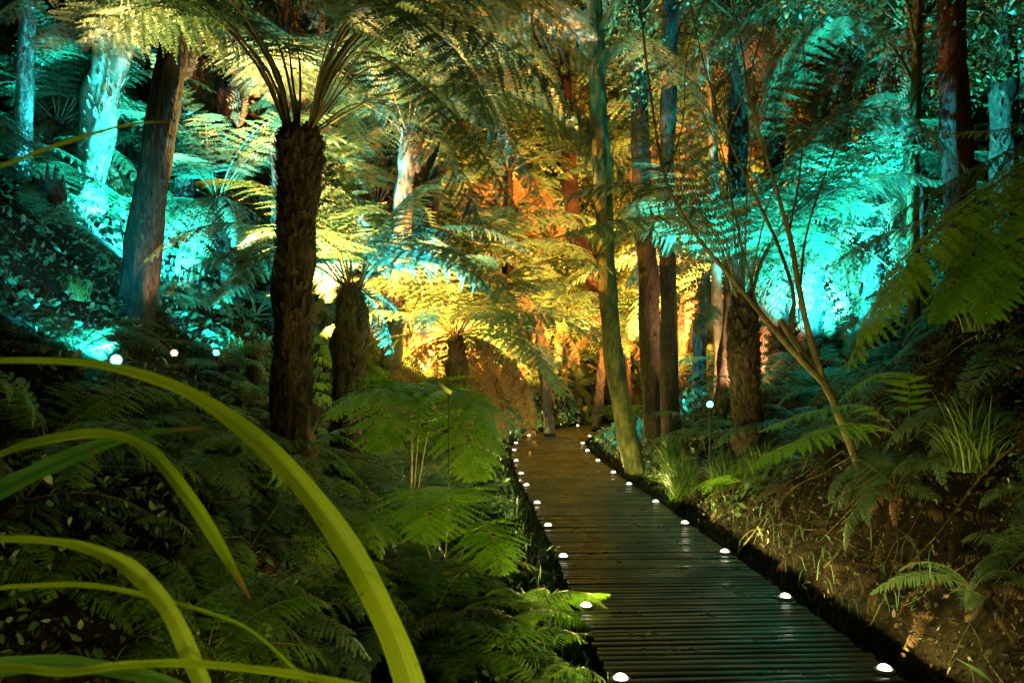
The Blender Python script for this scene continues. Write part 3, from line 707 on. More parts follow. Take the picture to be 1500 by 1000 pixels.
# multi-stemmed slim tree, right foreground
def stem_tree():
    Y = ray(1268, 705, 0.0).y
    base = P(1268, 705, Y)
    t = thing('slim_tree', base, 'slim tree forking into many thin stems over the right bank', 'tree')
    def stem(pts, r, name='stem'):
        mb = MB(); q = [list(P(a, b, y) - base) for a, b, y in pts]
        tube(mb, catmull(q, 30), [k_ * 0.78 for k_ in r], 9, 0, rough=0.15, fissure=0.1, seed=pts[0][0])
        me = mb.mesh(name, [M['stem']]); smooth(me); link(name, me, t)
    bz = (base.z - 0.0)
    stem([(1275, 735, Y), (1268, 705 , Y), (1245, 650, Y), (1222, 590, Y), (1205, 556, Y)], [0.06, 0.045, 0.036, 0.034, 0.036], 'trunk')
    stem([(1207, 560, Y), (1160, 512, Y - .05), (1120, 465, Y - .1), (1072, 407, Y - .15), (1020, 345, Y - .2), (975, 262, Y - .25), (952, 130, Y - .3), (938, 10, Y - .4), (930, -60, Y - .4)], [0.032, 0.026, 0.022, 0.018, 0.014, 0.011, 0.008, 0.006])
    stem([(1205, 557, Y), (1178, 520, Y), (1152, 482, Y + .03), (1143, 468, Y + .05)], [0.034, 0.031, 0.027, 0.022], 'stub')
    stem([(1160, 490, Y), (1162, 430, Y + .1), (1140, 360, Y + .15), (1108, 290, Y + .2), (1066, 200, Y + .25), (1030, 90, Y + .3), (1002, -40, Y + .3)], [0.022, 0.018, 0.016, 0.013, 0.010, 0.007, 0.005])
    stem([(1207, 560, Y), (1188, 500, Y - .05), (1170, 420, Y - .1), (1158, 350, Y - .12), (1135, 270, Y - .15), (1100, 150, Y - .2), (1085, 60, Y - .2), (1062, -50, Y - .2)], [0.032, 0.028, 0.024, 0.022, 0.014, 0.010, 0.007, 0.005])
    stem([(1172, 425, Y - .1), (1180, 350, Y), (1200, 280, Y), (1226, 212, Y + .05), (1246, 165, Y + .05), (1262, 60, Y)], [0.014, 0.010, 0.008, 0.007, 0.005, 0.003])
    stem([(1155, 345, Y - .12), (1172, 250, Y), (1178, 130, Y), (1176, 10, Y)], [0.012, 0.008, 0.006, 0.004])
    stem([(1110, 450, Y - .1), (1080, 330, Y), (1060, 240, Y + .1), (1022, 150, Y + .1)], [0.010, 0.007, 0.006, 0.003])
    stem([(1064, 200, Y + .25), (1095, 120, Y), (1120, 30, Y), (1130, -40, Y)], [0.007, 0.006, 0.005, 0.003])
    stem([(975, 262, Y - .25), (1000, 180, Y - .2), (1008, 70, Y - .3), (1040, -20, Y)], [0.008, 0.006, 0.005, 0.003])
    # sparse small leaves at the tips
    rg = np.random.default_rng(5); p = []
    for _ in range(500):
        p.append(P(rg.uniform(930, 1270), rg.uniform(-60, 250), Y + rg.uniform(-0.5, 0.5)) - base)
    me = leaves_at('foliage', np.array(p), 0.028, [M['broad']], rg); link('foliage', me, t)
stem_tree()

# ------------------------------------------------------------------ tree ferns
A2 = ('erect', 'arch', 'arch', 'spread')
# main shaggy tree fern
tree_fern('big shaggy dark tree fern trunk left of centre, stalks fanning up', P(440, 200, 6.5), P(428, 640, 6.5), L=3.3, n=23, r=0.19, lod='hi', seed=5, az0=0.4, dead=0,
          mid=[P(430, 430, 6.5), P(437, 260, 6.5)], rads=[0.20, 0.165, 0.145, 0.145, 0.16, 0.178, 0.09], stubs=2600, kinds=('fan',),
          skip=lambda a: 3.9 < a < 5.6, stub_len=0.075,
          heroes=[dict(pts=[(455, 190, 6.4), (520, 80, 6.1), (600, 110, 5.9), (680, 190, 5.7), (760, 310, 5.5)], pin=0.17, bare=0.3, droop=0.3),
                  dict(pts=[(460, 195, 6.5), (560, 140, 6.3), (690, 130, 6.2), (820, 180, 6.1), (960, 330, 6.0)], pin=0.17, bare=0.3, droop=0.35),
                  dict(pts=[(450, 195, 6.5), (500, 60, 6.6), (600, -10, 6.7), (740, 20, 6.8), (890, 120, 6.8)], pin=0.16, bare=0.3, droop=0.3),
                  dict(pts=[(455, 190, 6.4), (560, 50, 6.2), (700, 50, 6.1), (830, 140, 6.0), (930, 280, 5.9)], pin=0.2, bare=0.28, droop=0.35),
                  dict(pts=[(450, 190, 6.4), (490, 40, 6.0), (570, 10, 5.7), (660, 70, 5.4), (720, 180, 5.2)], pin=0.21, bare=0.28, droop=0.35),
                  dict(pts=[(455, 190, 6.5), (540, 100, 6.8), (650, 110, 7.1), (740, 200, 7.3), (800, 300, 7.4)], pin=0.17, bare=0.3, droop=0.3),
                  dict(pts=[(455, 195, 6.5), (530, 150, 6.9), (620, 180, 7.2), (680, 270, 7.4), (720, 370, 7.5)], pin=0.18, bare=0.3, droop=0.35),
                  dict(pts=[(450, 190, 6.5), (520, 20, 7.2), (640, -20, 7.6), (760, 60, 7.8), (850, 190, 8.0)], pin=0.16, bare=0.3, droop=0.3),
                  dict(pts=[(430, 195, 6.5), (400, 90, 6.7), (350, 10, 6.9), (300, -60, 7.1), (250, -70, 7.3)], pin=0.18, bare=0.35)])
tree_fern('dark tree fern with cyan lit crown behind the shaggy one', P(515, 420, 8.2), P(505, 640, 8.2), L=2.2, n=19, r=0.16, lod='hi', seed=9, kinds=('erect', 'arch', 'arch', 'spread', 'spread'), stubs=700, dead=3)
tree_fern('tall slender tree fern, stem amber on one side', P(598, 195, 12), P(566, 610, 12), L=2.9, n=15, r=0.125, lod='mid', seed=14, bark='pale_bark', stubs=160, rads=[.15, .14, .13, .12, .12], dead=2, mid=[P(580, 440, 12), P(592, 300, 12)])
tree_fern('pale cyan tree fern trunk rough above, smooth below', P(195, -70, 10), P(115, 430, 10), L=2.4, n=12, r=0.2, lod='mid', seed=17, bark='pale_bark', stubs=900, rads=[.20, .17, .155, .19, .22, .22], mid=[P(130, 280, 10), P(158, 110, 10)], dead=4)
tree_fern('right tree fern with stout dark trunk behind the cyan lamp', P(1088, 440, 8.4), P(1108, 640, 8.4), L=2.7, n=17, r=0.17, lod='hi', seed=21, stubs=1600, rads=[.15, .145, .145, .15, .165, .165, .08], kinds=('fan', 'fan', 'erect'), dead=0, skip=lambda a: 4.2 < a < 5.3,
          heroes=[dict(pts=[(1095, 430, 8.3), (1140, 260, 8.0), (1230, 170, 7.7), (1330, 170, 7.4), (1420, 250, 7.2)], pin=0.2, bare=0.28, droop=0.3),
                  dict(pts=[(1090, 430, 8.4), (1100, 220, 8.2), (1150, 90, 8.0), (1230, 30, 7.8), (1330, 60, 7.6)], pin=0.2, bare=0.28, droop=0.3),
                  dict(pts=[(1085, 430, 8.4), (1060, 230, 8.4), (1010, 110, 8.5), (930, 60, 8.6), (840, 100, 8.6)], pin=0.19, bare=0.28, droop=0.3),
                  dict(pts=[(1080, 435, 8.3), (1040, 350, 7.6), (970, 320, 7.0), (890, 325, 6.6), (820, 345, 6.3)], pin=0.2, bare=0.3, droop=0.3)])
tree_fern('tree fern hanging in from the right border above the bank', P(1620, 150, 4.4), P(1640, 600, 4.4), L=1.6, n=6, r=0.15, lod='hi', seed=25, dead=0, stubs=200, kinds=('erect', 'arch', 'arch'), skip=lambda a: 2.2 < a < 4.6,
          heroes=[dict(pts=[(1610, 150, 4.4), (1540, 210, 4.2), (1430, 290, 4.1), (1330, 380, 4.0), (1255, 500, 3.95)], pin=0.22, bare=0.12, droop=0.3, npairs=34, nleaf=22, m='frond_bright'),
                  dict(pts=[(1610, 150, 4.3), (1560, 240, 4.0), (1480, 310, 3.8), (1410, 390, 3.7), (1370, 470, 3.65)], pin=0.22, bare=0.12, droop=0.3, npairs=34, nleaf=22, m='frond_bright'),
                  dict(pts=[(1610, 150, 4.5), (1520, 230, 4.6), (1400, 300, 4.7), (1280, 350, 4.8), (1190, 400, 4.8)], pin=0.2, bare=0.12, droop=0.3, nleaf=22),
                  dict(pts=[(1610, 150, 4.4), (1570, 260, 4.2), (1520, 330, 4.1), (1470, 400, 4.0), (1440, 470, 3.9)], pin=0.24, bare=0.1, droop=0.3, nleaf=22, m='frond_bright'),
                  dict(pts=[(1610, 150, 4.6), (1500, 260, 4.6), (1380, 350, 4.7), (1300, 430, 4.7), (1240, 540, 4.7)], pin=0.24, bare=0.1, droop=0.3, nleaf=22, m='frond_bright'),
                  dict(pts=[(1610, 150, 4.7), (1520, 200, 4.9), (1420, 250, 5.0), (1320, 310, 5.1), (1240, 400, 5.1)], pin=0.24, bare=0.1, droop=0.3, nleaf=22),
                  dict(pts=[(1620, 150, 4.5), (1560, 170, 4.8), (1470, 190, 5.0), (1390, 195, 5.2), (1310, 200, 5.3)], pin=0.12, bare=0.15, droop=0.2)])
# middle and far tree ferns: label, crown (px, py, Y), base px/py offset, L, n
for a in [
    ('bright cyan tree fern on the right slope, widest crown there', (1195, 350, 12.0), 2.9, 18, 0.14, 'mid', 41),
    ('cyan tree fern high on the right slope, partly hidden by stems', (1130, 90, 13.5), 2.7, 14, 0.13, 'mid', 42),
    ('cyan tree fern nearest the wide dark red trunk', (1300, 280, 11.5), 2.4, 16, 0.13, 'mid', 43),
    ('dark tree fern at the very top right corner', (1470, 20, 9.5), 2.2, 12, 0.13, 'mid', 44),
    ('tree fern with golden fronds between twin trunks and slim stems', (1035, 400, 14.5), 2.3, 13, 0.12, 'mid', 45),
    ('cyan tree fern crown right of the thick leaning trunk', (318, 290, 11.5), 2.2, 14, 0.13, 'mid', 46),
    ('dim teal tree fern high behind the thick leaning trunk', (330, 100, 13.5), 2.6, 13, 0.13, 'mid', 47),
    ('teal tree fern between thin wet trunk and pale cyan trunk', (85, 250, 10.5), 2.0, 13, 0.12, 'mid', 48),
    ('dark teal tree fern at the top left corner', (60, 30, 12.0), 2.4, 13, 0.13, 'mid', 49),
    ('tree fern with dead brown skirt behind the slender tree fern', (550, 300, 15.0), 2.6, 14, 0.14, 'mid', 50),
    ('olive tree fern at the top behind the slender tree fern', (640, 60, 14.0), 3.0, 15, 0.14, 'mid', 51),
    ('golden tree fern on the central slope with hanging dead fronds', (700, 390, 16.0), 2.8, 15, 0.14, 'mid', 52),
    ('golden tree fern high on the central slope below the canopy', (745, 250, 19.0), 3.0, 15, 0.14, 'lo', 53),
    ('bright yellow tree fern beside the thin ringed grey stem', (790, 470, 18.0), 1.9, 13, 0.12, 'mid', 54),
    ('yellow green tree fern behind the kinked reddish trunk', (890, 480, 19.0), 2.2, 14, 0.12, 'lo', 55),
    ('low olive tree fern left of the far boardwalk bend', (690, 520, 13.5), 1.8, 13, 0.12, 'mid', 56),
    ('small tree fern glowing yellow behind the slender pale stem', (560, 450, 12.8), 1.1, 11, 0.09, 'mid', 57),
    ('olive tree fern leaning in at the top above the boardwalk', (800, 30, 25.0), 3.4, 14, 0.13, 'lo', 58),
    ('tree fern filling the gap right of the twin dark trunks', (1010, 190, 17.0), 2.8, 14, 0.13, 'lo', 59),
    ('teal tree fern above and left of the shaggy tree fern crown', (420, -40, 11.5), 2.7, 14, 0.13, 'mid', 60),
    ('cream lit tree fern glowing between thick trunk and shaggy tree fern', (268, -30, 11.4), 3.4, 20, 0.13, 'hi', 61),
    ('olive tree fern just right of the slender tree fern crown', (668, 490, 11.0), 2.2, 16, 0.13, 'mid', 63),
    ('tree fern with amber fronds low behind the dark tree fern', (620, 430, 13.6), 2.0, 14, 0.12, 'mid', 66),
    ('very tall olive tree fern behind the slender tree fern, crown at the top edge', (601, -60, 13.4), 3.6, 20, 0.12, 'hi', 67),
    ('bright cyan tree fern low on the right slope behind thin stems', (1150, 390, 13.0), 2.2, 16, 0.12, 'mid', 69),
    ('teal tree fern above the stout dark fern trunk, cut by the top edge', (1085, 30, 11.5), 2.7, 18, 0.12, 'hi', 72),
    ('dim teal tree fern at the top against the thin brown trunk', (1335, 40, 10.5), 2.6, 18, 0.12, 'hi', 74),
    ('cyan tree fern at the top between slim stems and red trunk', (1240, 60, 12.5), 2.6, 16, 0.12, 'mid', 71),
]:
    lab, c, L, n, r, lod, sd = a
    top = P(*c)
    zz = g1(top.x, top.y)
    if top.z < zz + 0.5: top.z = zz + 0.5
    hz = {61: [dict(pts=[(285, -40, 11.0), (340, 0, 10.7), (420, 50, 10.3), (490, 130, 10.0), (530, 220, 9.8)], pin=0.27, bare=0.12),
               dict(pts=[(285, -30, 11.0), (320, 40, 10.9), (370, 100, 10.7), (420, 180, 10.6), (450, 260, 10.6)], pin=0.27, bare=0.12)],
          41: [dict(pts=[(1195, 350, 12.0), (1150, 290, 11.5), (1100, 290, 11), (1050, 320, 10.6), (1010, 370, 10.3)], pin=0.25, bare=0.1),
               dict(pts=[(1195, 350, 12.0), (1210, 270, 11.2), (1260, 240, 10.6), (1310, 270, 10.2), (1340, 330, 10)], pin=0.25, bare=0.1)]}.get(sd, ())
    tree_fern(lab, top, None, heroes=hz, L=L * 1.12, n=n + 4, r=r, lod=lod, seed=sd, dead=14 if sd in (50, 52, 53, 46, 56, 41, 42, 43, 69, 71, 63) else 5, deadL=0.8, stubs=160, kinds=('arch', 'arch', 'spread', 'spread', 'low') if sd % 2 else A2)

# ------------------------------------------------------------------ far broadleaf trees behind the slope
for i, (px, py, Y, lab) in enumerate([
    (640, 60, 24, 'leafy golden tree farthest left behind the central slope'),
    (720, 200, 25, 'leafy golden tree behind the high central tree fern'),
    (790, 60, 26, 'leafy tree showing above the kinked reddish trunk'),
    (790, 330, 24, 'low golden leafy tree beside the thin ringed grey stem'),
    (870, 180, 25, 'golden leafy tree seen behind the slim mossy trunk'),
    (880, 380, 23, 'bright golden bushy tree between mossy and dark trunks'),
    (960, 60, 26, 'dim leafy tree seen high between the twin dark trunks'),
    (1010, 280, 22, 'golden leafy tree just right of the twin dark trunks'),
    (1080, 130, 24, 'dark leafy tree behind the slim forking stems'),
    (1180, 160, 22, 'dark leafy tree crowning the right slope'),
    (1330, 60, 18, 'dark leafy tree behind the top right trunks'),
    (500, 60, 22, 'dim leafy tree behind the shaggy tree fern crown'),
    (330, 0, 20, 'dim leafy tree on the crest of the left bank'),
    (120, 60, 18, 'dark leafy tree on the crest at the far left'),
    (1470, 120, 13, 'dark leafy tree against the right border')]):
    c = P(px, py, Y); b = Vector((c.x, c.y + 0.3, 0)); b.z = g1(b.x, b.y)
    if c.z < b.z + 1.2: c.z = b.z + 1.2
    bark_tree(lab, [b, (b + c) / 2 + Vector((0.15, 0, 0)), c], [0.14, 0.11, 0.07], 'dark_bark', CROWN_BIG[i % 3], seed=50 + i, segs=10, group='leafy trees behind the fern slope')

# ------------------------------------------------------------------ ground ferns
GF = [  # px, py(ignored), Y, X given by px ; L, n, lod, fresh, label
    (640, 5.6, 0.85, 11, 'hi', False, 'broad flat green fern in the middle left of the near lamps'),
    (775, 4.7, 0.5, 10, 'hi', True, 'bright green fern leaning over the second left deck lamp'),
    (730, 4.0, 0.55, 11, 'hi', True, 'bright fern at the bottom left of the nearest left lamp'),
    (790, 3.6, 0.33, 9, 'hi', True, 'small bright fern at the bottom against the nearest left lamp'),
    (560, 4.3, 0.8, 11, 'hi', False, 'dark green fern at the bottom behind the widest strap leaf'),
    (430, 5.2, 0.75, 10, 'hi', False, 'dim fern behind the second strap leaf tip'),
    (250, 4.6, 0.8, 10, 'hi', False, 'dim teal tipped fern in the lower left'),
    (110, 5.4, 0.85, 10, 'hi', False, 'dark teal fern below the two dark strap leaves'),
    (360, 3.6, 0.7, 10, 'mid', False, 'very dark fern low behind the nearest strap leaves'),
    (600, 8.2, 1.15, 12, 'mid', False, 'leafy green fern thicket left of the boardwalk middle'),
    (520, 7.4, 0.95, 11, 'mid', False, 'green fern at the foot of the dark tree fern'),
    (668, 9.4, 0.85, 12, 'mid', False, 'green fern drooping toward the fifth left lamp'),
    (680, 12.2, 0.9, 11, 'mid', False, 'olive fern beside the eighth left deck lamp'),
    (440, 6.9, 0.75, 9, 'mid', False, 'small fern in front of the shaggy trunk foot'),
    (640, 12.6, 1.2, 11, 'mid', False, 'olive fern on the slope foot left of the far boards'),
    (560, 10.4, 1.1, 11, 'mid', False, 'dark fern in front of the slender pale stem'),
    (665, 16.5, 1.1, 11, 'mid', False, 'olive fern overhanging the far left lamps'),
    (780, 21.0, 1.3, 12, 'mid', False, 'red brown and green fern behind the tenth left lamp'),
    (870, 22.2, 1.3, 12, 'mid', False, 'green gold fern behind the last lamp at the bend'),
    (840, 24.0, 1.5, 12, 'mid', False, 'golden fern farthest away above the boardwalk end'),
    (920, 18.5, 1.0, 10, 'mid', True, 'bright green fern inside the boardwalk bend'),
    (1030, 10.6, 0.9, 10, 'mid', False, 'dark fern behind the right bright cyan lamp'),
    (1180, 8.2, 1.0, 11, 'mid', False, 'dark teal fern right of the stout dark trunk foot'),
    (1240, 9.6, 1.1, 11, 'mid', False, 'teal fern on the right slope behind the forking tree'),
    (1160, 10.8, 1.1, 11, 'mid', False, 'cyan lit fern low on the right slope'),
    (1290, 6.6, 0.8, 9, 'mid', False, 'dim fern right of the forking tree foot'),
    (230, 9.2, 0.6, 9, 'mid', False, 'dry fern lit peach at the thick trunk foot'),
    (60, 8.4, 0.8, 10, 'mid', False, 'teal fern on the left bank beside the thin wet trunk'),
    (330, 8.4, 0.7, 10, 'mid', False, 'dark fern between thick trunk and shaggy trunk'),
    (1330, 3.9, 0.5, 8, 'hi', False, 'small dim fern on the right bank at the lower right'),
]
for i, (px, Y, L, n, lod, fr, lab) in enumerate(GF):
    x = (px - 750) / F * Y
    s, _ = side_dist([x], [Y])
    if abs(s[0]) < 0.95:
        j = int(np.argmin((CL[:, 0] - x) ** 2 + (CL[:, 1] - Y) ** 2)); r = np.array([CLT[j, 1], -CLT[j, 0]])
        q = CL[j] + r * (1.08 if s[0] > 0 else -1.22); x, Yy = float(q[0]), float(q[1])
    else: Yy = Y
    ground_fern(lab, x, Yy, L, n, lod, fresh=fr, seed=300 + i, h0=0.05)

# dense fern thickets on the slopes: one object per plant
def fr_arr(me):
    v = np.zeros(len(me.vertices) * 3); me.vertices.foreach_get('co', v)
    ls = np.zeros(len(me.polygons), int); lt = np.zeros(len(me.polygons), int); lv = np.zeros(len(me.loops), int)
    me.polygons.foreach_get('loop_start', ls); me.polygons.foreach_get('loop_total', lt); me.loops.foreach_get('vertex_index', lv)
    mi = np.zeros(len(me.polygons), int); me.polygons.foreach_get('material_index', mi)
    return v.reshape(-1, 3), ls, lt, lv, mi
def rosette(seed, n, kinds, lod, dead=0):
    rg = random.Random(seed); mb = MB()
    for i in range(n + dead):
        dd = i >= n; me = lib('low' if dd else kinds[int(i * len(kinds) / n)], 'lo' if dd else lod, dd)
        v, ls, lt, lv, mi = fr_arr(me); a = i * 2.39996 + rg.uniform(-.3, .3); L = rg.uniform(.75, 1.15) * (0.7 if dd else 1)
        c, q = math.cos(a), math.sin(a); V = (v * L) @ np.array([[c, q, 0], [-q, c, 0], [0, 0, 1]]) + [0, 0, 0.05]
        for k in (3, 4, 5):
            for m_ in (0, 1):
                w_ = np.nonzero((lt == k) & (mi == m_))[0]
                if len(w_): 
                    f = lv[ls[w_][:, None] + np.arange(k)[None]]; uq, inv = np.unique(f, return_inverse=True)
                    mb.add(V[uq], inv.reshape(f.shape), 2 if (dd and m_ == 0) else m_)
    return mb.mesh('fern', [M['frond'], M['stipe'], M['dead']])
ROS = [rosette(800 + i, 9, ('arch', 'arch', 'spread', 'flat'), 'mid') for i in range(3)] + [rosette(810 + i, 9, ('arch', 'spread', 'spread'), 'mid', 5) for i in range(3)]
ROSF = []
for m_ in ROS[:3]:
    c_ = m_.copy(); c_.materials[0] = M['frond_bright']; ROSF.append(c_)
def thicket(n, region, label, size, seed, dead=0.3, smin=1.3, smax=9, fresh=0.0, vary=0.25):
    rg = random.Random(seed); k = 0; tries = 0; placed = []
    while k < n and tries < 6000:
        tries += 1
        px = rg.uniform(region[0], region[1]); Y = rg.uniform(region[2], region[3]); x = (px - 750) / F * Y
        s_, _ = side_dist([x], [Y])
        if not (smin < abs(s_[0]) < smax): continue
        if any((x - a) ** 2 + (Y - b) ** 2 < (size * 0.55) ** 2 for a, b in placed): continue
        if any(abs(x * b / Y - a) < 0.45 * size and -2.2 < Y - b < 0.5 for a, b in FLOODS[:5]): continue
        if any((x - a) ** 2 + (Y - b) ** 2 < (0.75 * size) ** 2 for a, b in FLOODS): continue
        placed.append((x, Y)); L = size * rg.uniform(1 - vary, 1 + vary)
        o = link('fern', rg.choice(ROSF) if rg.random() < fresh else ROS[rg.randrange(3, 6) if rg.random() < dead else rg.randrange(3)], None, (x, Y, g1(x, Y)), (0, 0, rg.uniform(0, 6.28)), L)
        # lean with the slope
        e = 0.3; gxv = (g1(x + e, Y) - g1(x - e, Y)) / (2 * e); gyv = (g1(x, Y + e) - g1(x, Y - e)) / (2 * e)
        nv = Vector((-gxv * 0.6, -gyv * 0.6, 1)); o.rotation_euler = (nv.to_track_quat('Z', 'Y').to_matrix() @ __import__('mathutils').Matrix.Rotation(rg.uniform(0, 6.28), 3, 'Z')).to_euler()
        tag(o, label, 'fern', 'ferns of the ' + label.split(' in the ')[1]); k += 1
thicket(34, (560, 860, 14.5, 27), 'amber lit fern crowded in the central slope thicket', 1.35, 1, 0.5)
thicket(16, (840, 1060, 19, 28), 'golden fern crowded in the thicket beyond the boardwalk bend', 1.5, 2, 0.3)
thicket(30, (1030, 1420, 10.5, 18), 'cyan lit fern crowded in the right slope thicket', 1.7, 3, 0.25)
thicket(24, (-60, 480, 8.5, 16), 'teal lit fern crowded in the left bank thicket', 1.3, 4, 0.3)
thicket(40, (30, 740, 3.0, 9), 'dim green fern in the dark thicket left of the boardwalk', 0.64, 5, 0.3, 1.5, 4.2, 0.55, 0.5)
thicket(12, (330, 620, 5.0, 7.2), 'green fern in the waist high thicket around the shaggy trunk foot', 1.1, 7, 0.15, 1.6, 5, 0.5)
thicket(36, (1060, 1520, 3.2, 9.0), 'dim fern in the scattered growth over the right bank', 0.46, 8, 0.6, 1.25, 5, 0.1, 0.5)
thicket(14, (480, 720, 8.5, 14), 'olive fern in the thicket between dark fern trunk and boardwalk', 0.95, 6, 0.2, 1.85, 5, 0.4)

# fern reaching left out of the right bank
fb = ray(1325, 640, 0.12); dY = fb.y - 4.9; fb.z -= 0.12
t = thing('fern', fb, 'bright green fern reaching left from the right bank', 'fern', 'ground ferns beside the boardwalk')
mb = MB(); tube(mb, catmull([(0, 0, -0.2), (0, 0, 0.05), (-0.02, 0, 0.16)], 6), [0.05, 0.05, 0.03], 8, 0, rough=0.3); link('rootstock', mb.mesh('rootstock', [M['fern_bark']]), t)
for pts in ([(1325, 640, 4.9), (1260, 620, 4.75), (1190, 640, 4.65), (1140, 660, 4.6), (1095, 684, 4.55)],
            [(1325, 640, 4.9), (1270, 595, 4.9), (1210, 598, 4.9), (1160, 612, 4.9), (1110, 632, 4.9)],
            [(1330, 640, 4.9), (1330, 560, 5.0), (1300, 545, 5.2), (1260, 560, 5.3), (1225, 590, 5.4)]):
    hero_frond(t, fb, dict(pts=[(a, b, y + dY) for a, b, y in pts], m='frond_bright', pin=0.2, bare=0.1, droop=0.25, npairs=26, nleaf=16))

def hero_fern(label, base, fronds, **kw):
    fb = Vector(base); t = thing('fern', fb, label, 'fern', 'ground ferns beside the boardwalk')
    mb = MB(); tube(mb, catmull([(0, 0, -0.15), (0, 0, 0.05), (0, 0, 0.12)], 6), [0.05, 0.05, 0.03], 8, 0, rough=0.3); link('rootstock', mb.mesh('rootstock', [M['fern_bark']]), t)
    for pts in fronds: hero_frond(t, fb, dict(pts=[(fb.x / fb.y * F + 750, 540 + (CAMZ - fb.z) / fb.y * F, fb.y)] + pts, **kw))
b = P(648, 830, 5.6); b.z = g1(b.x, b.y)
hero_fern('green fern spreading a broad ladder of leaflets toward the camera', b, [
    [(655, 740, 5.55), (642, 712, 5.2), (632, 735, 4.85), (626, 790, 4.6)], [(610, 760, 5.5), (570, 760, 5.2), (530, 800, 4.9)], [(695, 770, 5.5), (720, 790, 5.3), (735, 840, 5.1)]],
    m='frond_bright', pin=0.3, bare=0.25, npairs=22, nleaf=18, droop=0.2)
b = P(600, 700, 7.4); b.z = g1(b.x, b.y)
hero_fern('tall green fern arching over the thicket beside the pale plant marker', b, [
    [(600, 600, 7.3), (570, 570, 7.1), (520, 580, 6.9), (480, 610, 6.7)], [(620, 590, 7.3), (660, 570, 7.1), (700, 590, 6.9), (728, 640, 6.8)],
    [(605, 600, 7.4), (600, 560, 7.2), (570, 600, 6.6), (550, 660, 6.3)], [(630, 620, 7.3), (660, 610, 7.0), (690, 650, 6.6), (700, 700, 6.4)]],
    m='frond_bright', pin=0.24, bare=0.25, npairs=26, nleaf=16)

# ------------------------------------------------------------------ strap-leaved plants in the foreground
def strap(parent, base, pts, wd, twist=0.35, name='blade', m='strap'):
    q = catmull([list(P(a, b, y) - base) for a, b, y in pts], 60)
    W = 0.84 * np.interp(np.linspace(0, 1, 60), np.linspace(0, 1, len(wd)), wd) / F * np.interp(np.linspace(0, 1, 60), np.linspace(0, 1, len(pts)), [p[2] for p in pts])
    T = nrm(np.gradient(q, axis=0)); up = np.array([0, -0.75, 0.66])
    S = nrm(np.cross(T, up)); N = np.cross(S, T)
    cols = np.linspace(-1, 1, 9); zo = 0.42 * np.abs(cols) - 0.16
    rg = np.random.default_rng(int(abs(pts[0][0]) + abs(pts[3][1])))
    tw = np.interp(np.linspace(0, 1, 60), np.linspace(0, 1, 7), rg.uniform(-0.45, 0.45, 7))
    c_, s_ = np.cos(tw)[:, None], np.sin(tw)[:, None]; S, N = c_ * S + s_ * N, c_ * N - s_ * S
    edge = 1 + 0.05 * np.sin(np.linspace(0, 40, 60) + rg.uniform(0, 6))
    V = np.stack([q + S * (W * edge * c / 2)[:, None] + N * (W * z * 0.6)[:, None] for c, z in zip(cols, zo)], 1)
    idx = np.arange(540).reshape(60, 9)
    f = np.stack([idx[:-1, :-1], idx[:-1, 1:], idx[1:, 1:], idx[1:, :-1]], -1).reshape(-1, 4)
    mb = MB(); mb.add(V.reshape(-1, 3), f)
    me = mb.mesh(name, [M[m]]); smooth(me)
    a_ = me.attributes.new('across', 'FLOAT', 'POINT'); a_.data.foreach_set('value', np.tile(np.linspace(0, 1, 9), 60))
    b_ = me.attributes.new('along', 'FLOAT', 'POINT'); b_.data.foreach_set('value', np.repeat(np.linspace(0, 1, 60), 9))
    return link(name, me, parent)
def strap_plant(label, base, blades):
    base = Vector(base); base.z = g1(base.x, base.y)
    t = thing('strap_leaved_plant', base, label, 'plant', 'strap-leaved plants close to the camera')
    mb = MB(); lathe(mb, [(0.001, -0.1), (0.06, -0.08), (0.055, 0.08), (0.03, 0.16), (0.001, 0.18)], 12); link('crown_base', mb.mesh('crown_base', [M['strap']]), t)
    for pts, wd, *mm in blades:
        strap(t, base, pts, wd, m=mm[0] if mm else 'strap')
Y0 = 1.25
strap_plant('plant with wide yellow green arching strap leaves rooted below the frame', (-0.35, 1.35, 0), [
    ([(600, 1700, 1.3), (625, 1300, 1.28), (614, 1080, 1.26), (592, 975, 1.25), (545, 865, 1.24), (480, 760, 1.22), (400, 668, 1.2), (300, 590, 1.18), (200, 548, 1.17), (100, 530, 1.16), (-60, 532, 1.15), (-160, 560, 1.15)],
     [30, 44, 50, 48, 46, 43, 38, 30, 21, 13, 9, 3]),
    ([(420, 1700, 1.35), (370, 1250, 1.3), (325, 1080, 1.26), (285, 975, 1.24), (245, 890, 1.22), (190, 832, 1.2), (130, 804, 1.18), (70, 792, 1.17), (0, 790, 1.16), (-90, 800, 1.15)],
     [24, 28, 30, 30, 29, 29, 18, 12, 12, 4]),
])
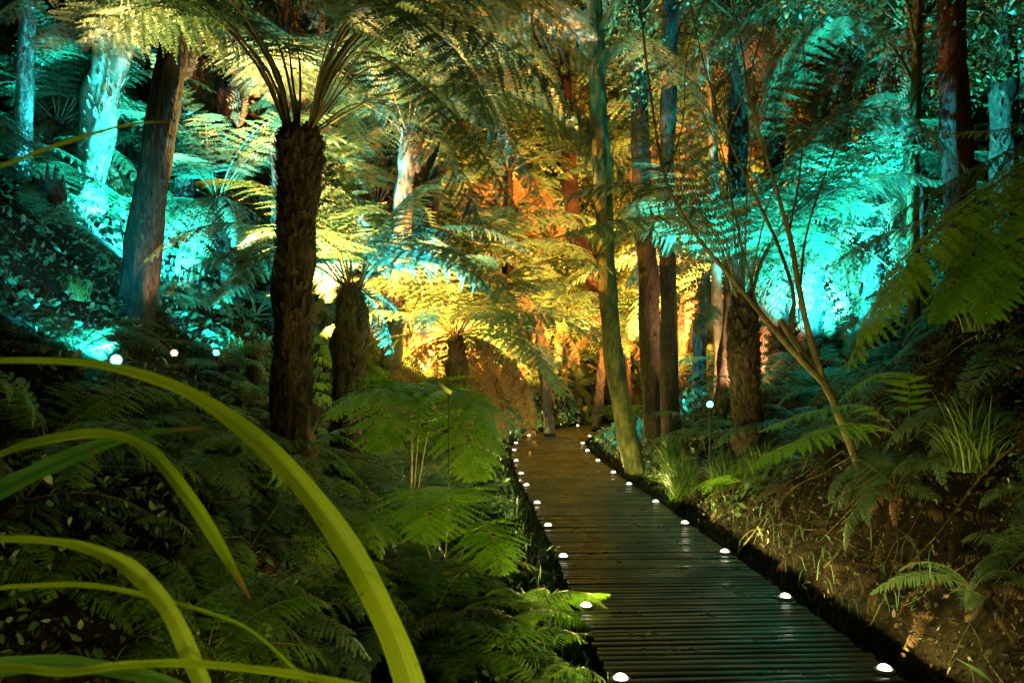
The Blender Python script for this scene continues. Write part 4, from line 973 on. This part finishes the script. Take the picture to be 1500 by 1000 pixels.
strap_plant('plant with partly shaded strap leaves reaching in from the left border', (-1.25, 1.3, 0), [
    ([(-420, 1600, 1.3), (-330, 1000, 1.3), (-160, 760, 1.3), (0, 668, 1.3), (100, 640, 1.3), (170, 638, 1.3), (225, 668, 1.3), (285, 740, 1.3), (330, 812, 1.3), (366, 876, 1.3)],
     [20, 26, 26, 24, 22, 16, 22, 24, 19, 3]),
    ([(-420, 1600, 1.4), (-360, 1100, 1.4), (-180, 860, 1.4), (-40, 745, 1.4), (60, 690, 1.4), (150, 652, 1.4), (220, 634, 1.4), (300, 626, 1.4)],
     [24, 32, 36, 38, 34, 26, 14, 2], 'strap_shaded'),
    ([(-400, 1600, 1.25), (-330, 1150, 1.25), (-180, 930, 1.25), (-30, 868, 1.25), (70, 857, 1.25), (140, 858, 1.25), (215, 872, 1.25), (300, 895, 1.25), (370, 925, 1.25), (440, 990, 1.25), (470, 1040, 1.25)],
     [8, 9, 9, 9, 9, 9, 8, 6, 6, 5, 3]),
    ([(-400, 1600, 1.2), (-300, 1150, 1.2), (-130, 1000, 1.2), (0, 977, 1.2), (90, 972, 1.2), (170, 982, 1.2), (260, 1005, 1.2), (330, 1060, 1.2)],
     [26, 34, 34, 32, 28, 24, 20, 6], 'strap_shaded'),
    ([(-400, 1600, 1.15), (-300, 1250, 1.15), (-60, 1000, 1.15), (100, 985, 1.15), (180, 974, 1.15), (270, 971, 1.15), (360, 979, 1.15), (450, 991, 1.15), (540, 1010, 1.15), (640, 1050, 1.15)],
     [12, 14, 14, 14, 13, 13, 14, 14, 13, 5]),
    ([(-400, 1600, 1.2), (-380, 900, 1.2), (-230, 420, 1.2), (-80, 280, 1.2), (20, 238, 1.2), (90, 212, 1.2), (160, 190, 1.2), (205, 181, 1.2), (256, 178, 1.2)],
     [20, 22, 20, 18, 15, 13, 9, 6, 1]),
])

# ------------------------------------------------------------------ grass tussocks
def tussock(label, x, y, L, n, seed, m='tussock', spread=1.0, name='grass_tussock'):
    rg = np.random.default_rng(seed); mb = MB()
    az = rg.uniform(0, 2 * math.pi, n); ln = L * rg.uniform(0.6, 1.1, n); lean = rg.uniform(0.25, 1.0, n) * spread
    b = np.stack([rg.normal(0, 0.05, n), rg.normal(0, 0.05, n), np.zeros(n)], -1)
    out = np.stack([np.cos(az), np.sin(az), 0 * az], -1); sd = np.stack([-np.sin(az), np.cos(az), 0 * az], -1)
    K_ = 7; V = []
    for k in range(K_):
        u = k / (K_ - 1); p = b + out * (ln * lean * (u ** 1.4) * 0.75)[:, None] + np.array([0, 0, 1]) * (ln * (u * 0.95 - lean * 0.62 * u ** 2.4))[:, None]
        wv = sd * (0.006 * L * 1.3 * (1 - u ** 2) + 0.0004)
        V += [p - wv, p + wv]
    V = np.stack(V, 1).reshape(n, K_, 2, 3); idx = np.arange(n * K_ * 2).reshape(n, K_, 2)
    mb.add(V.reshape(-1, 3), np.stack([idx[:, :-1, 0], idx[:, :-1, 1], idx[:, 1:, 1], idx[:, 1:, 0]], -1).reshape(-1, 4))
    o = link(name, mb.mesh(name, [M[m]]), None, (x, y, g1(x, y) - 0.02))
    tag(o, label, 'grass tussock', 'grass tussocks beside the boardwalk')
for a in [('large spiky grass tussock by the fifth right deck lamp', 1000, 8.75, 0.75, 420, 1, 'tussock', 1.0),
          ('spiky grass tussock directly below the right bright cyan lamp', 1060, 8.4, 0.6, 300, 2, 'tussock', 1.0),
          ('spiky grass tussock behind the mossy trunk foot', 985, 10.2, 0.7, 320, 3, 'tussock', 1.0),
          ('dark grass tussock right of the cyan lamp at the stout trunk', 1120, 7.6, 0.55, 240, 4, 'tussock', 1.0),
          ('tall thin grass tuft on the lower right bank', 1425, 4.6, 0.6, 420, 5, 'tussock', 1.0),
          ('dim grass tuft higher on the bank above the tall thin one', 1445, 5.4, 0.5, 300, 6, 'tussock', 1.0),
          ('grass tussock on the left bank under the bright cyan lamp', 110, 7.4, 0.32, 160, 7, 'tussock', 1.0),
          ('small grass tussock beside the small cyan lamp on the left', 350, 9.2, 0.45, 180, 8, 'tussock', 1.0)]:
    x = (a[1] - 750) / F * a[2]; tussock(a[0], x, a[2], a[3], a[4], a[5], a[6], a[7])

# ------------------------------------------------------------------ stumps and a plant marker
def stump(label, c, r, h, bark, seed):
    c = Vector(c); z = g1(c.x, c.y); b = Vector((c.x, c.y, z - 0.1)); mb = MB()
    tube(mb, catmull([(0, 0, 0), (0.01, 0, h * .5), (0, 0, h)], 10), [r * 1.25, r, r * .95], 18, 0, rough=0.4, fissure=0.4, seed=seed)
    rg = random.Random(seed)
    for k in range(9):
        a = rg.uniform(0, 6.28); q = (math.cos(a) * r * .8, math.sin(a) * r * .8)
        tube(mb, [(q[0], q[1], h * .8), (q[0] * 1.1, q[1] * 1.1, h * rg.uniform(1.05, 1.5))], [r * .22, r * .05], 5, 0)
    tag(link('tree_stump', mb.mesh('stump', [M[bark]]), None, b), label, 'stump')
stump('splintered reddish stump on the left bank', P(70, 400, 9.0), 0.17, 0.45, 'red_bark', 4)
stump('dark stump between the thick trunk and the shaggy trunk', P(370, 540, 8.6), 0.09, 0.5, 'dark_bark', 6)
mk = P(657, 605, 6.3); mz = g1(mk.x, mk.y)
t = thing('plant_marker', (mk.x, mk.y, mz), 'pale yellow slanted marker on a thin dark stake in the ferns', 'plant marker')
hh = P(657, 572, 6.3).z - mz
mb = MB(); tube(mb, [(0, 0, -0.1), (0, 0, hh * 0.5), (0, 0, hh)], 0.004, 6); link('stake', mb.mesh('stake', [M['metal']]), t)
mb = MB(); box(mb, (0, 0, 0), (0.13, 0.004, 0.035)); o = link('plate', mb.mesh('plate', [plain('marker_plate', (0.55, 0.6, 0.2), 0.5)]), t, (-0.03, -0.01, hh + 0.02), (0.5, R(38), 0))

# ------------------------------------------------------------------ undergrowth and litter
def scatter(n, xr, yr, f, seed):
    rg = np.random.default_rng(seed); x = rg.uniform(*xr, n); y = yr[0] + (yr[1] - yr[0]) * rg.random(n) ** 1.3
    ok = (np.abs((x) / np.maximum(y, 0.5)) < 0.80); x = x[ok]; y = y[ok]
    s, _ = side_dist(x, y); ok = f(s, x, y, rg); return x[ok], y[ok], rg
def pat(x, y, sc, off): return np.array([noise.noise(Vector((a * sc, b * sc, off))) for a, b in zip(x, y)])
# clumpy leafy undergrowth on both banks
x, y, rg = scatter(300000, (-18, 20), (2.5, 30), lambda s, x, y, rg: (np.abs(s) > 0.95) & ~((s > 0) & (y < 7.0)) , 71)
p = pat(x, y, 0.8, 1.0) + 0.5 * pat(x, y, 2.6, 4.0); ok = p > rg.uniform(-0.35, 0.25, len(p)); x, y, p = x[ok], y[ok], p[ok]
z = gz(x, y) + rg.random(len(x)) ** 1.2 * (0.06 + 0.35 * np.clip(p, 0, 1)) + 0.01
me = leaves_at('undergrowth', np.stack([x, y, z], -1), 0.022 + 0.0062 * y, [M['under']], rg, up=1.0)
tag(link('undergrowth', me), 'low glossy leafy undergrowth covering the banks', 'undergrowth', kind='stuff')
x, y, rg = scatter(160000, (1.5, 9), (2.5, 9), lambda s, x, y, rg: s > 0.95, 77)
p = pat(x, y, 1.1, 7.0) + 0.5 * pat(x, y, 3.6, 2.0); ok = p > rg.uniform(0.0, 0.6, len(p)); x, y = x[ok], y[ok]
z = gz(x, y) + rg.random(len(x)) ** 1.5 * 0.10 + 0.01
me = leaves_at('ground_cover', np.stack([x, y, z], -1), 0.03, [M['under']], rg, up=0.8)
tag(link('ground_cover', me), 'patches of small green ground cover on the right bank', 'ground cover', kind='stuff')
# twigs and roots on the right bank
rg = np.random.default_rng(78); mb = MB()
for _ in range(420):
    x_ = rg.uniform(1.9, 6.5); y_ = rg.uniform(2.6, 9); s_, _q = side_dist([x_], [y_])
    if s_[0] < 0.9: continue
    a = rg.uniform(0, 3.14); L_ = rg.uniform(0.15, 0.7); pp = []
    for u in np.linspace(-.5, .5, 5):
        xx, yy = x_ + math.cos(a) * L_ * u, y_ + math.sin(a) * L_ * u + 0.03 * math.sin(u * 9 + a)
        pp.append([xx, yy, g1(xx, yy) + 0.03 + rg.uniform(0, 0.03)])
    tube(mb, catmull(pp, 8), [rg.uniform(0.003, 0.009), 0.002], 5)
tag(link('twigs', mb.mesh('twigs', [M['stem']])), 'thin twigs and roots tangled over the right bank', 'twigs', kind='stuff')
# brown litter on the near banks
x, y, rg = scatter(260000, (-9, 9), (1.5, 16), lambda s, x, y, rg: (np.abs(s) > 0.80) & ((s > 0) | (rg.random(len(s)) < 0.35)), 72)
z = gz(x, y) + rg.random(len(x)) ** 2 * 0.10 + 0.01
me = leaves_at('leaf_litter', np.stack([x, y, z], -1), 0.027 * rg.uniform(0.4, 1.5, len(x)), [M['litter']], rg, up=1.0)
tag(link('leaf_litter', me), 'brown fallen leaves and dry scraps over the soil banks', 'leaf litter', kind='stuff')
# dry fern debris heaped over the right bank
def debris(n, seed, m, xr, yr, cond, size, name, label):
    rg = np.random.default_rng(seed); mb = MB(); k = 0
    src = [fr_arr(me_) for me_ in [lib('low', 'lo', True) for _ in range(3)]]
    while k < n:
        x = rg.uniform(*xr); y = rg.uniform(*yr); s_, _ = side_dist([x], [y])
        if not cond(s_[0], x, y): continue
        v, ls, lt, lv, mi = src[rg.integers(0, 3)]; L = size * rg.uniform(0.5, 1.3); a = rg.uniform(0, 6.28)
        Rm = (Vector(rg.normal(0, 0.5, 3) + np.array([-1.0 if x > 0 else 1.0, -0.3, 1.3])).to_track_quat('Z', 'Y').to_matrix() @ __import__('mathutils').Matrix.Rotation(a, 3, 'Z'))
        V = (v * L) @ np.array(Rm).T + [x, y, g1(x, y) + 0.08]
        w_ = np.nonzero(lt == 5)[0]; f = lv[ls[w_][:, None] + np.arange(5)[None]]; uq, inv = np.unique(f, return_inverse=True)
        mb.add(V[uq], inv.reshape(f.shape), 0); k += 1
    tag(link(name, mb.mesh(name, [m])), label, name.replace('_', ' '), kind='stuff')
debris(1100, 91, M['debris'], (1.9, 7.5), (2.6, 10), lambda s, x, y: s > 0.95 and x / y < 0.75, 0.36, 'dry_fern_debris', 'dry brown fern debris and roots covering the right bank')
debris(260, 92, M['dead'], (-10, 3), (9, 26), lambda s, x, y: s < -1.3, 0.8, 'hanging_dead_fronds', 'dead brown fronds hanging over the left and central slopes')

# lawn patch in the bend
x, y, rg = scatter(60000, (1, 6), (15.5, 21), lambda s, x, y, rg: (s > 0.78) & (s < 2.2) & (y > 16.2), 73)
x = x[:14000]; y = y[:14000]; z = gz(x, y)
b = np.stack([x, y, z], -1); h = rg.uniform(0.03, 0.07, (len(x), 1)); sd = nrm(rg.normal(0, 1, (len(x), 3)) * [1, 1, 0]) * 0.004
tip = b + np.array([0, 0, 1]) * h + rg.normal(0, 0.015, (len(x), 3)) * [1, 1, 0]
mb = MB(); q = np.stack([b - sd, b + sd, tip], 1).reshape(-1, 3); mb.add(q, np.arange(len(q)).reshape(-1, 3))
tag(link('grass', mb.mesh('grass', [M['grass']])), 'short green grass inside the boardwalk bend', 'grass', kind='stuff')
# low grass and seedlings along both edges of the boards
rg = np.random.default_rng(79); n = 5200; j = rg.integers(90, 520, n); sd_ = rg.choice([-1, -1, -1, -1, 1], n); pn = np.array([noise.noise(Vector((k_ * 0.05, 0, q_ * 5.0))) for k_, q_ in zip(j, sd_)])
ok = pn > rg.uniform(-0.5, 0.3, n); j = j[ok]; sd_ = sd_[ok]; n = len(j)
q = CL[j] + np.stack([CLT[j, 1], -CLT[j, 0]], -1) * (sd_ * rg.uniform(0.75, 1.15, n))[:, None] + rg.normal(0, 0.02, (n, 2))
b = np.stack([q[:, 0], q[:, 1], gz(q[:, 0], q[:, 1])], -1); h = rg.uniform(0.05, 0.20, (n, 1)); s2 = nrm(rg.normal(0, 1, (n, 3)) * [1, 1, 0]) * 0.0035; ln_ = rg.normal(0, 0.05, (n, 3)) * [1, 1, 0]
mid_ = b + np.array([0, 0, .65]) * h + ln_ * .4; tip = b + np.array([0, 0, .95]) * h + ln_ * 1.3
mb = MB(); V = np.stack([b - s2, b + s2, mid_ + s2 * .8, tip, mid_ - s2 * .8], 1).reshape(-1, 3); mb.add(V, np.arange(len(V)).reshape(-1, 5))
tag(link('edge_grass', mb.mesh('edge_grass', [M['frond']])), 'thin grass growing up along both boardwalk edges', 'grass', kind='stuff')
# fallen leaves lying on the boards
rg = np.random.default_rng(74); p = []
for _ in range(150):
    j = rg.integers(120, 400); r = np.array([CLT[j, 1], -CLT[j, 0]]); q = CL[j] + r * rg.uniform(-0.68, 0.68); p.append([q[0], q[1], 0.006])
p = np.array(p); n = len(p); a = rg.uniform(0, 6.28, n); d = np.stack([np.cos(a), np.sin(a), 0 * a], -1); s = np.stack([-np.sin(a), np.cos(a), 0 * a + 0.2], -1); l = rg.uniform(0.03, 0.07, (n, 1))
q = np.stack([p - d * l * .5, p - s * l * .2 + [0, 0, .008], p + d * l * .5 + [0, 0, .01], p + s * l * .2 + [0, 0, .012]], 1).reshape(-1, 3)
mb = MB(); mb.add(q, np.arange(len(q)).reshape(-1, 4))
tag(link('fallen_leaves', mb.mesh('fallen_leaves', [M['litter']])), 'scattered fallen leaves lying on the wet boards', 'fallen leaves', kind='stuff')
